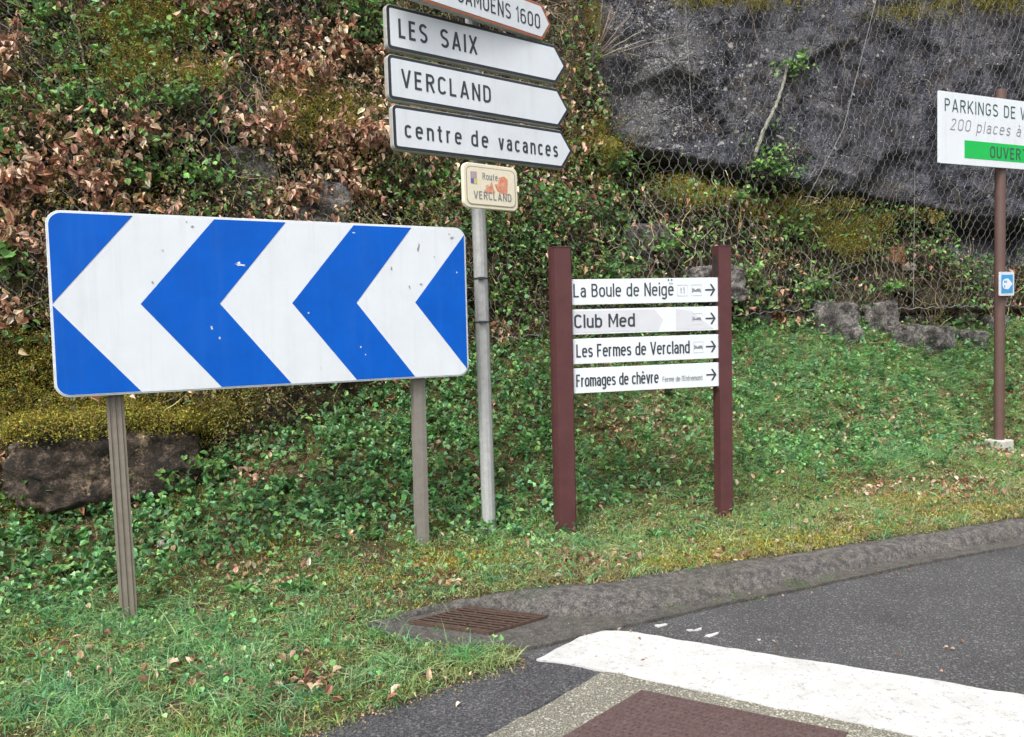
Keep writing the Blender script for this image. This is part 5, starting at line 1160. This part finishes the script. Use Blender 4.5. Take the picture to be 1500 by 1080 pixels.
# longer blue green tussocks at the near left and along the bank foot
TUS = [(200, 940, 120, 40, 1), (330, 960, 100, 50, 1), (90, 900, 80, 30, .8), (330, 1030, 160, 30, .8), (120, 1040, 140, 30, .7), (20, 900, 50, 50, .7), (900, 715, 60, 18, .9), (1150, 560, 140, 60, .55), (1290, 580, 120, 60, .5), (1290, 670, 80, 16, .9), (430, 930, 60, 30, .7), (560, 990, 60, 20, .6), (660, 962, 60, 8, .8), (840, 800, 60, 14, .6), (1100, 660, 100, 30, .4), (1430, 620, 60, 20, .4), (700, 760, 60, 20, .4)]
tus = blobs(px, py, TUS)
m = RNG.random(len(u)) < (.085 * tus * patchy(u, n, 4, 45, .2, .5) + .005) * thin; k = m.sum()
cg = pick([(.13, .33, .12), (.17, .38, .13), (.10, .28, .13), (.22, .42, .18), (.32, .45, .22)], k, .15)
addblades(P[m], Nr[m], RNG.uniform(.09, .20, k), .0055, cg, 1.25, 12, .018)
# straw
m = RNG.random(len(u)) < (.005 + .012 * (1 - steep) * patchy(u, n, 2, 49, .4, .6)) * thin; k = m.sum()
addblades(P[m], Nr[m], RNG.uniform(.10, .22, k), .003, pick(PAL['drygrass'], k, .15) * 1.2, 1.6, 3, .02)
for (bx_, by_) in ((190, 905), (621, 795), (722, 785), (826, 765), (1062, 755), (1477, 662)):
    Pf = hit(bx_, by_)[0]; k = 26; a_r = RNG.random(k) * 6.283; r_r = .05 + .07 * RNG.random(k); uf, nf_ = UN(Pf); Pq = np.stack([Pf[0] + np.cos(a_r) * r_r, Pf[1] + np.sin(a_r) * r_r, np.zeros(k)], -1); u4, n4 = UN(Pq); Pq[:, 2] = ground_z(u4, n4)
    addblades(Pq, ground_normal(u4, n4), RNG.uniform(.06, .15, k), .005, pick(PAL['grass'], k, .15) * .85, 1.1, 7, .012)
tag(npmesh('grass', np.concatenate(VG), [np.concatenate(FQ), np.concatenate(FT)], MT['leaf'], None, np.concatenate(CG)), kind='stuff')

# weeds in the joint between gutter and asphalt
V0 = nb0; VG = []; FQ = []; FT = []; CG = []; nb0 = 0
Q = []
for (x, y, sx, sy, c) in ((1165, 856, 12, 4, 26), (1080, 876, 26, 4, 18), (1150, 862, 30, 3, 14), (1052, 884, 16, 2, 8), (1210, 850, 10, 3, 8), (595, 918, 5, 4, 8), (985, 893, 26, 2, 6)):
    for i in range(c): Q.append(onz(x + sx * RNG.normal(), y + sy * .5 * RNG.normal(), .008))
Q = np.array(Q); k = len(Q)
addblades(Q, np.tile([0, 0, 1.0], (k, 1)), RNG.uniform(.02, .07, k), .004, pick([(.12, .22, .06), (.18, .28, .08), (.20, .24, .11)], k, .15), 1.1, 4, .012)
tag(npmesh('joint_weeds', np.concatenate(VG), [np.concatenate(FQ), np.concatenate(FT)], MT['leaf'], None, np.concatenate(CG)), kind='stuff')

# ------------------------------------------------------------------ single plants
def sprig_paths(base, d, L, r, nseg=8, wig=.12, grav=.0):
    p = np.array(base, float); d = unit(np.array(d, float)); P_ = [p.copy()]
    for i in range(nseg):
        d = unit(d + wig * RNG.normal(size=3) + np.array([0, 0, -grav])); p = p + d * L / nseg; P_.append(p.copy())
    return np.array(P_), np.linspace(r, r * .35, nseg + 1)
def shrub(px_, py_, rx, ry, kind, label, nlv, name, group, nst=7, cat='shrub', up=1.0, pal=None):
    """a plant of its own: stems from a root on the rock, leaves along the stems; extents given in photo pixels"""
    Pb, nn, onr = hit(px_, py_ + ry * .5); _u, _n = UN(Pb); Pb = Pb + np.array([SA, -CA, 0]) * float(np.clip(_n - rock_n(_u, Pb[2], NF), 0, .4)) * .8; dist = np.linalg.norm(Pb - CPOS); sx = rx / FOC * dist; sz = ry / FOC * dist
    e = empty(name, tuple(Pb)); tag(e, label, cat, group); a = Acc(); lv = Acc(); ends = []
    side = np.array([CA, SA, 0]); out = np.array([SA, -CA, 0])
    for i in range(nst):
        x = RNG.uniform(-1, 1); d = side * x * sx * 1.1 + np.array([0, 0, 1]) * sz * RNG.uniform(.6, 1.7) * up + out * RNG.uniform(.08, .22)
        st, r = sprig_paths(Pb + side * x * sx * .3, d, np.linalg.norm(d), .0035, 8, .14, .02); add_tubes(a, [(st, r)], 4, 'twig')
        ends.append(st)
        for q in range(2):
            j = RNG.integers(2, 7); s2, r2 = sprig_paths(st[j], side * RNG.normal() + out * .6 + np.array([0, 0, .4]), np.linalg.norm(d) * .45, .0022, 5, .2); add_tubes(a, [(s2, r2)], 3, 'twig'); ends.append(s2)
    allp = np.concatenate([s[1:] for s in ends]); k = nlv; Q = allp[RNG.integers(0, len(allp), k)] + rnd(k) * .022
    T = rnd(k) * .7 + out * .5
    if kind == 'beech':
        Q = np.concatenate([Q, allp[RNG.integers(0, len(allp), k // 2)] + rnd(k // 2) * .03]); T = np.concatenate([T, rnd(k // 2) * .7 + out * .5]); k = len(Q); T[:, 2] -= .8; V = leaf_cloud(Q, T, out + .6 * rnd(k), (sz_ := .035 + .065 * RNG.random(k) ** 1.3), sz_ * RNG.uniform(.4, .62, k), pick(pal or PAL['beech'], k, .2), .35, .3, 'oval')
    elif kind == 'green':
        T[:, 2] += .1; V = leaf_cloud(Q, T, out * .6 + .4 * rnd(k) + np.array([0, 0, .9]), RNG.uniform(.045, .075, k), RNG.uniform(.03, .052, k), pick(pal or PAL['green'], k, .18), .2, .2, 'oval')
    elif kind == 'ivy':
        V = leaf_cloud(Q, T, out + .5 * rnd(k) + np.array([0, 0, .4]), RNG.uniform(.03, .055, k), RNG.uniform(.026, .05, k), pick(PAL['ivy'], k, .2), .2, .2, 'round')
    elif kind == 'big':
        V = leaf_cloud(Q, T, out + .4 * rnd(k) + np.array([0, 0, .5]), RNG.uniform(.06, .095, k), RNG.uniform(.05, .08, k), pick([(.12, .27, .06), (.09, .22, .05), (.15, .30, .09)], k, .12), .15, .2, 'round')
    lv.add(*V); o = a.build('stem', MT['bark'], e); f = lv.build('foliage', MT['dead'] if kind == 'beech' else MT['leaf'], e); f['kind'] = 'stuff'
    return e
gb = 'young beeches with dead copper leaves'
for a in (
    (425, 115, 48, 34, 'beech', 'copper leaved beech sprig just right of the top of the hanging dry vine', 150),
    (462, 62, 50, 24, 'beech', 'pinkish brown beech sprig highest on the bank left of the LES SAIX arrow', 120),
    (525, 92, 34, 22, 'beech', 'copper leaved beech sprig touching the left end of the VERCLAND arrow', 90),
    (385, 185, 40, 26, 'beech', 'copper leaved beech sprig wrapped round the upper part of the dry vine', 110),
    (520, 205, 46, 36, 'beech', 'wide beech sprig left of the centre de vacances arrow', 140),
    (90, 262, 66, 34, 'beech', 'dense copper leaved beech above the top left corner of the chevron board', 220),
    (22, 300, 34, 44, 'beech', 'dark copper beech at the left edge beside the chevron board corner', 150),
    (30, 360, 34, 30, 'beech', 'pale pinkish beech leaves left of the chevron board above the big green leaves', 110),
    (18, 470, 28, 26, 'beech', 'low copper beech sprig left of the chevron board below the big green leaves', 80),
    (440, 290, 56, 20, 'beech', 'low copper beech sprig just above the second white chevron', 110),
    (240, 205, 50, 16, 'beech', 'long thin beech sprig under the dark gap in the netting', 90),
    (330, 18, 40, 16, 'beech', 'beech sprig cut by the top edge of the photo, left of the bare stems', 70),
    (10, 80, 20, 26, 'beech', 'pale beech leaves at the left edge around the fallen branch', 70)):
    shrub(*a, 'beech_sprig', gb)
gg = 'green bramble and shrub shoots on the rock'
for a in (
    (110, 155, 52, 13, 'green', 'bright green leafy shoot in a flat row, left of the dark netting gap', 110),
    (250, 150, 40, 15, 'green', 'bright green shoot hanging just above the dark netting gap', 90),
    (225, 262, 34, 14, 'green', 'green shoot between the beech and the mossy ledge above the chevron board', 70),
    (310, 263, 28, 9, 'green', 'short green shoot left of the narrow grey rock', 45),
    (205, 66, 44, 14, 'green', 'green shoot under the yellow moss cushion near the top left', 80),
    (60, 36, 24, 13, 'green', 'small green shoot in the top left corner', 45),
    (510, 24, 40, 18, 'green', 'light green shoot left of the LES SAIX arrow at the top edge', 80),
    (545, 52, 30, 34, 'ivy', 'dark ivy mass tight against the left end of the LES SAIX arrow', 110),
    (760, 360, 30, 24, 'ivy', 'dark green ivy right of the pole below the cream plaque', 90),
    (1120, 245, 26, 26, 'green', 'green shrublet growing at the foot of the pale leaning stem', 80),
    (1150, 100, 18, 11, 'green', 'dark green tuft rooted in a crack high on the bare rock', 50),
    (1175, 420, 20, 18, 'green', 'vivid green shoot beside the small pale stone in the netting', 50),
    (1140, 340, 38, 20, 'green', 'green shoots behind the netting right of the narrow maroon post', 80),
    (880, 405, 28, 30, 'ivy', 'ivy behind the netting just above the La Boule de Neige strip', 80),
    (1080, 400, 26, 24, 'green', 'green shoots just right of the narrow maroon post top', 70),
    (1230, 320, 30, 14, 'green', 'low green shoots on the mossy ledge under the slab', 60),
    (1290, 420, 30, 16, 'green', 'green shoots behind the netting below the rusty orange stone', 60),
    (960, 360, 24, 18, 'green', 'green shoots behind the netting above the middle of the white strips', 60),
    (1420, 390, 30, 20, 'ivy', 'dark ivy behind the netting left of the far brown post', 70),
    (800, 300, 36, 26, 'green', 'green shoots under the tip of the lowest arrow sign', 90),
    (885, 250, 30, 24, 'green', 'green shoots on the moss cushion at the left end of the bare slab', 70),
    (870, 320, 34, 26, 'ivy', 'ivy behind the netting right of the lowest arrow tip', 90),
    (1060, 300, 22, 14, 'green', 'small green shoots in the recess just right of the drooping fern', 50),
    (285, 690, 34, 26, 'green', 'leafy shoots covering the right end of the long mossy boulder', 70),
    (35, 720, 26, 24, 'green', 'leafy shoots covering the left end of the long mossy boulder', 60),
    (22, 388, 20, 16, 'big', 'big bright green leaves beside the left edge of the chevron board', 22),
    (8, 228, 12, 28, 'big', 'big round pale green leaves climbing the left edge above the board', 22)):
    shrub(*a, 'green_shoot', gg)

# ferns
def fern(px_, py_, L, nf, label, spread=1.0, col='green', droop=.5):
    Pb, nn, _ = hit(px_, py_); e = empty('fern', tuple(Pb)); tag(e, label, 'fern', 'ferns on the rock and bank')
    out = np.array([SA, -CA, 0]); side = np.array([CA, SA, 0])
    for i in range(nf):
        x = (i / (max(1, nf - 1)) - .5) * 2 * spread; d = side * x + out * RNG.uniform(.3, .8) + np.array([0, 0, RNG.uniform(.1, .7)])
        st, r = sprig_paths(Pb, d, L * RNG.uniform(.7, 1.1), .002, 12, .05, droop * .16); a = Acc(); V, Fq = tubes([(st, r)], 3); a.add(V, Fq, np.tile([[.10, .12, .04]], (len(V), 1)))
        t = np.linspace(.12, 1, 22); Lc = np.interp(t, np.linspace(0, 1, 13), np.arange(13)); ii_ = np.minimum(Lc.astype(int), 11); fr = (Lc - ii_)[:, None]; C = st[ii_] * (1 - fr) + st[ii_ + 1] * fr; Tn = unit(st[ii_ + 1] - st[ii_]); Sd = unit(np.cross(Tn, np.array([0, 0, 1.0]))); ln = L * .26 * np.sin(t * 2.9 + .15) + .008
        for sgn in (-1, 1):
            a.add(*leaf_cloud(C, Sd * sgn + Tn * .45 + rnd(22) * .06, np.cross(Sd, Tn) + rnd(22) * .1, ln, np.full(22, .013), pick(PAL[col], 22, .12), .1, .25, 'lance'))
        a.build('frond', MT['leaf'], e)
fern(1015, 283, .26, 7, 'drooping fern in the dark recess under the slab, between the two maroon posts')
fern(1035, 300, .20, 5, 'smaller lower fern just below the drooping fern in the recess')
fern(1240, 345, .18, 6, 'yellowish fern on the mossy ledge under the slab', col='moss')
fern(1100, 350, .2, 6, 'green fern behind the netting right of the narrow maroon post')
fern(870, 250, .24, 6, 'yellowish fern on the moss cushion at the tip of the lowest arrow sign', col='moss')
fern(1210, 440, .16, 5, 'small green fern right of the small pale stone in the netting')
fern(940, 430, .2, 4, 'short fern low on the left behind the white name strips')
fern(100, 828, .14, 5, 'little fern in the grass left of the ribbed post')
fern(1350, 400, .16, 5, 'small fern behind the netting below the mossy ledge strip')

# rosettes and weeds in the verge
def rosette(px_, py_, L, nl, label, col=((.05, .15, .04), (.08, .19, .05)), form='lance', wd=.3, upr=.6):
    Pb, nn, _ = hit(px_, py_); e = empty('weed', tuple(Pb)); tag(e, label, 'weed', 'leafy weeds in the verge')
    for i in range(nl):
        t = i * 2.4; T = np.array([[math.cos(t), math.sin(t), upr * RNG.uniform(.5, 1.4)]]); a = Acc(); l_ = L * RNG.uniform(.6, 1.1)
        a.add(*leaf_cloud((Pb + np.array([0, 0, .01]))[None], T, np.array([[-T[0, 0] * .5, -T[0, 1] * .5, 1.0]]), np.array([l_]), np.array([l_ * wd]), pick(list(col), 1, .15), .2, .25, form)); a.build('leaf', MT['leaf'], e)
rosette(441, 868, .13, 11, 'spiky dark green weed rosette alone in the grass right of the ribbed post', upr=1.2, wd=.2)
rosette(355, 870, .12, 9, 'broad leaved weed between the ribbed post and the spiky rosette', form='oval', wd=.36, col=((.08, .2, .05), (.12, .25, .07)))
rosette(610, 780 - 12, .11, 8, 'leafy weed left of the plain grey post foot', form='oval', wd=.35)
rosette(965, 790, .12, 9, 'flat green weed in front of the gap between the maroon posts', form='oval', wd=.34)
rosette(540, 790, .12, 9, 'pale green weed in the verge midway along the chevron board', form='oval', wd=.34, col=((.10, .22, .06), (.13, .27, .08)))
rosette(705, 800, .10, 8, 'small weed at the foot of the round grey pole', form='lance', wd=.26)
rosette(30, 790, .15, 8, 'broad leaved weed at the left edge below the boulders', form='oval', wd=.45)
rosette(235, 745, .13, 9, 'leafy weed right of the ribbed post below the mossy boulder', form='oval', wd=.4)
rosette(110, 790, .12, 8, 'leafy weed between the left photo edge and the ribbed post', form='oval', wd=.4)
rosette(390, 900, .08, 8, 'tiny weed below the broad leaved one in the near grass', form='lance', wd=.25)
rosette(1190, 735, .10, 8, 'small weed in the verge halfway to the far brown post', form='oval', wd=.35)

# bare many-stemmed bush left of the slab
def bare_bush():
    Pb, nn, _ = hit(838, 205); e = empty('bare_bush', tuple(Pb)); tag(e, 'leafless grey bush with fanning twigs right of the arrow tips', 'bush')
    out = np.array([SA, -CA, 0]); side = np.array([CA, SA, 0]); up = np.array([0, 0, 1.0])
    a = Acc(); st, r = sprig_paths(Pb, up + out * .15 + side * .02, 1.7, .028, 12, .05); V, Fq = tubes([(st, np.linspace(.035, .016, 13))], 7); a.add(V, Fq, np.tile([[.10, .085, .07]], (len(V), 1))); a.build('trunk', MT['bark'], e)
    hub, nh, _ = hit(853, 100); hub = hub + out * .15
    a = Acc()
    for (tx, ty) in ((905, 35), (918, 22), (925, 35), (935, 50), (990, 62), (900, 5), (880, 20), (915, 75), (870, -5), (895, 60), (930, 70), (868, 30)):
        Pt, _, _ = hit(tx, ty); Pt = Pt + out * RNG.uniform(.05, .25); t = np.linspace(0, 1, 10)[:, None]; Pp = hub + (Pt - hub) * t + out * .12 * np.sin(t * 3.14) + rnd(10) * .008 * t
        V, Fq = tubes([(Pp, np.linspace(.010, .003, 10))], 4); a.add(V, Fq, np.repeat(pick([(.30, .26, .22), (.22, .19, .16)], 1, .1), len(V), 0))
    a.build('branch', MT['bark'], e)
    a = Acc()
    for i in range(130):
        b0 = st[RNG.integers(1, 12)]; s2, r2 = sprig_paths(b0 + rnd(1)[0] * .03, side * RNG.normal() * .7 + up * RNG.uniform(-.6, 1) + out * .3, RNG.uniform(.25, .7), .004, 8, .2, .03); add_tubes(a, [(s2, r2)], 3, 'twig')
    a.build('twig', MT['bark'], e)
bare_bush()
# pale leaning stem on the rock
def stem_thing(name, pts, r0_, r1_, col, label, cat, off=.06, k=7, twigs=0):
    P_ = np.array([hit(x, y)[0] + np.array([SA, -CA, 0]) * off for x, y in pts]); t = np.linspace(0, len(pts) - 1, 6 * len(pts)); ix = np.arange(len(pts))
    C = np.stack([np.interp(t, ix, P_[:, q]) for q in range(3)], -1)
    for _ in range(6): C[1:-1] = (C[:-2] + C[1:-1] + C[2:]) / 3
    C = C + .006 * rnd(len(C)); e = empty(name, tuple(P_[-1])); tag(e, label, cat); a = Acc()
    V, Fq = tubes([(C, np.linspace(r0_, r1_, len(C)))], k); a.add(V, Fq, np.tile([col], (len(V), 1)) * (1 + .15 * rnd(len(V), 1))); a.build('stem', MT['bark'], e)
    if twigs:
        a = Acc()
        for i in range(twigs):
            s2, r2 = sprig_paths(C[RNG.integers(0, len(C))], rnd(1)[0] + np.array([SA, -CA, -.2]), RNG.uniform(.2, .5), .004, 7, .15, .05); add_tubes(a, [(s2, r2)], 3, 'twig')
        tw_ = a.build('twig', MT['bark'], e); tw_['kind'] = 'stuff'
    return e
stem_thing('leaning_stem', [(1150, 95), (1135, 150), (1118, 185), (1098, 235), (1090, 290)], .016, .026, (.30, .30, .25), 'pale grey green leaning stem on the bare rock', 'sapling', twigs=3)
stem_thing('fallen_branch', [(-10, 82), (25, 72), (50, 62), (92, 55)], .010, .006, (.33, .27, .22), 'pale fallen branch poking in at the left edge near the top', 'branch', off=.12, twigs=3)
stem_thing('rock_root', [(1190, 418), (1220, 400), (1285, 375)], .018, .008, (.12, .12, .08), 'dark root lying on the rubble ledge behind the netting', 'root', off=.05)
def vine():
    out = np.array([SA, -CA, 0]); T_ = hit(372, 130)[0] + out * .12; B0 = hit(412, 308)[0] + out * .10
    e = empty('hanging_vine', tuple(T_)); tag(e, 'bundle of dry tan vine stems hanging above the chevron board', 'vine')
    for i in range(11):
        t = np.linspace(0, 1, 16)[:, None]; sp = RNG.normal() * .05; mid = hit(400, 200)[0] + out * (.1 + .03 * RNG.normal())
        Pp = (1 - t) ** 2 * T_ + 2 * t * (1 - t) * mid + t ** 2 * (B0 + np.array([CA, SA, 0]) * sp * 1.4) + np.array([CA, SA, 0]) * sp * np.sin(t * 3.1) * .8 + rnd(16) * .006
        a = Acc(); V, Fq = tubes([(Pp, np.linspace(.006, .0025, 16))], 4); a.add(V, Fq, np.repeat(pick([(.36, .24, .16), (.27, .18, .12), (.42, .31, .22)], 1, .1), len(V), 0)); a.build('strand', MT['bark'], e)
vine()
def bare_stems():
    for i, (x0_, y0_, x1_, y1_, lab) in enumerate(((345, -5, 352, 90, 'tall thin grey stem at the top edge above the dry vine'), (470, -5, 438, 45, 'slanting grey stem at the top edge left of the arrows'), (40, -5, 43, 40, 'thin grey stem in the top left corner'), (100, 0, 135, 130, 'long curved grey stem crossing the mossy ledge at upper left'),
                                              (243, 62, 233, 125, 'thin tan stem hanging over the dark netting gap'))):
        stem_thing('dead_sapling', [(x0_, y0_), ((x0_ + x1_) / 2 + 4, (y0_ + y1_) / 2), (x1_, y1_)], .006, .008, (.20, .16, .13), lab, 'stem', off=.12, k=5, twigs=4)
bare_stems()
# rusty clump of dead roots under the hem
def rusty():
    Pb, nn, _ = hit(1136, 462); out = np.array([SA, -CA, 0]); side = np.array([CA, SA, 0]); Pb = Pb + out * .05
    e = empty('rusty_clump', tuple(Pb)); tag(e, 'rust coloured clump of dead fern hanging below the netting hem', 'dead fern'); a = Acc()
    for i in range(90):
        s2, r2 = sprig_paths(Pb + side * RNG.normal() * .06 + np.array([0, 0, RNG.uniform(-.05, .1)]), side * RNG.normal() * .5 + out * .4 + np.array([0, 0, -1.0]), RNG.uniform(.15, .5), .003, 8, .18, .1); V, Fq = tubes([(s2, r2)], 3); a.add(V, Fq, np.repeat(pick(PAL['rust'], 1, .25), len(V), 0))
    o = a.build('strand', MT['bark'], e); o['kind'] = 'stuff'
rusty()
# dry roots dangling under the hem
acc = Acc()
for i in range(150):
    x = RNG.uniform(1090, 1500); Ph = hit(x, RNG.uniform(425, 462))[0] + np.array([SA, -CA, 0]) * .06
    s2, r2 = sprig_paths(Ph, np.array([.2 * RNG.normal(), -.2, -1]), RNG.uniform(.12, .45), .003, 7, .16, .05); add_tubes(acc, [(s2, r2)], 3, 'twig')
tag(acc.build('dangling_roots', MT['bark']), kind='stuff')
# moss and soft fringe over the boulders' tops
acc = Acc(); up_ = BV[BV[:, 2] > BV[:, 2].max() - .26]; k0 = 7000; Q = up_[RNG.integers(0, len(up_), k0)]
keepm = (Q[:, 2] > BV[:, 2].max() - .17 + .12 * fbm(Q[:, 0] * 4, Q[:, 1] * 4, 91, 3)); Q = Q[keepm]; rep = 7; k = len(Q) * rep; Q = np.repeat(Q, rep, 0) + rnd(k) * .022
acc.add(*leaf_cloud(Q, rnd(k) * .6 + np.array([.1, -.5, .5]), rnd(k) + np.array([0, 0, 1]), RNG.uniform(.014, .032, k), RNG.uniform(.006, .012, k), pick(PAL['moss'], k, .25), .3, .3, 'chip'))
o = acc.build('moss_cap', MT['moss'], bo); o['kind'] = 'stuff'
print('PLANT TRIS', sum(sum(len(p.vertices) - 2 for p in ob.data.polygons) if len(ob.data.polygons) < 0 else len(ob.data.polygons) for ob in bpy.data.objects if ob.type == 'MESH'))
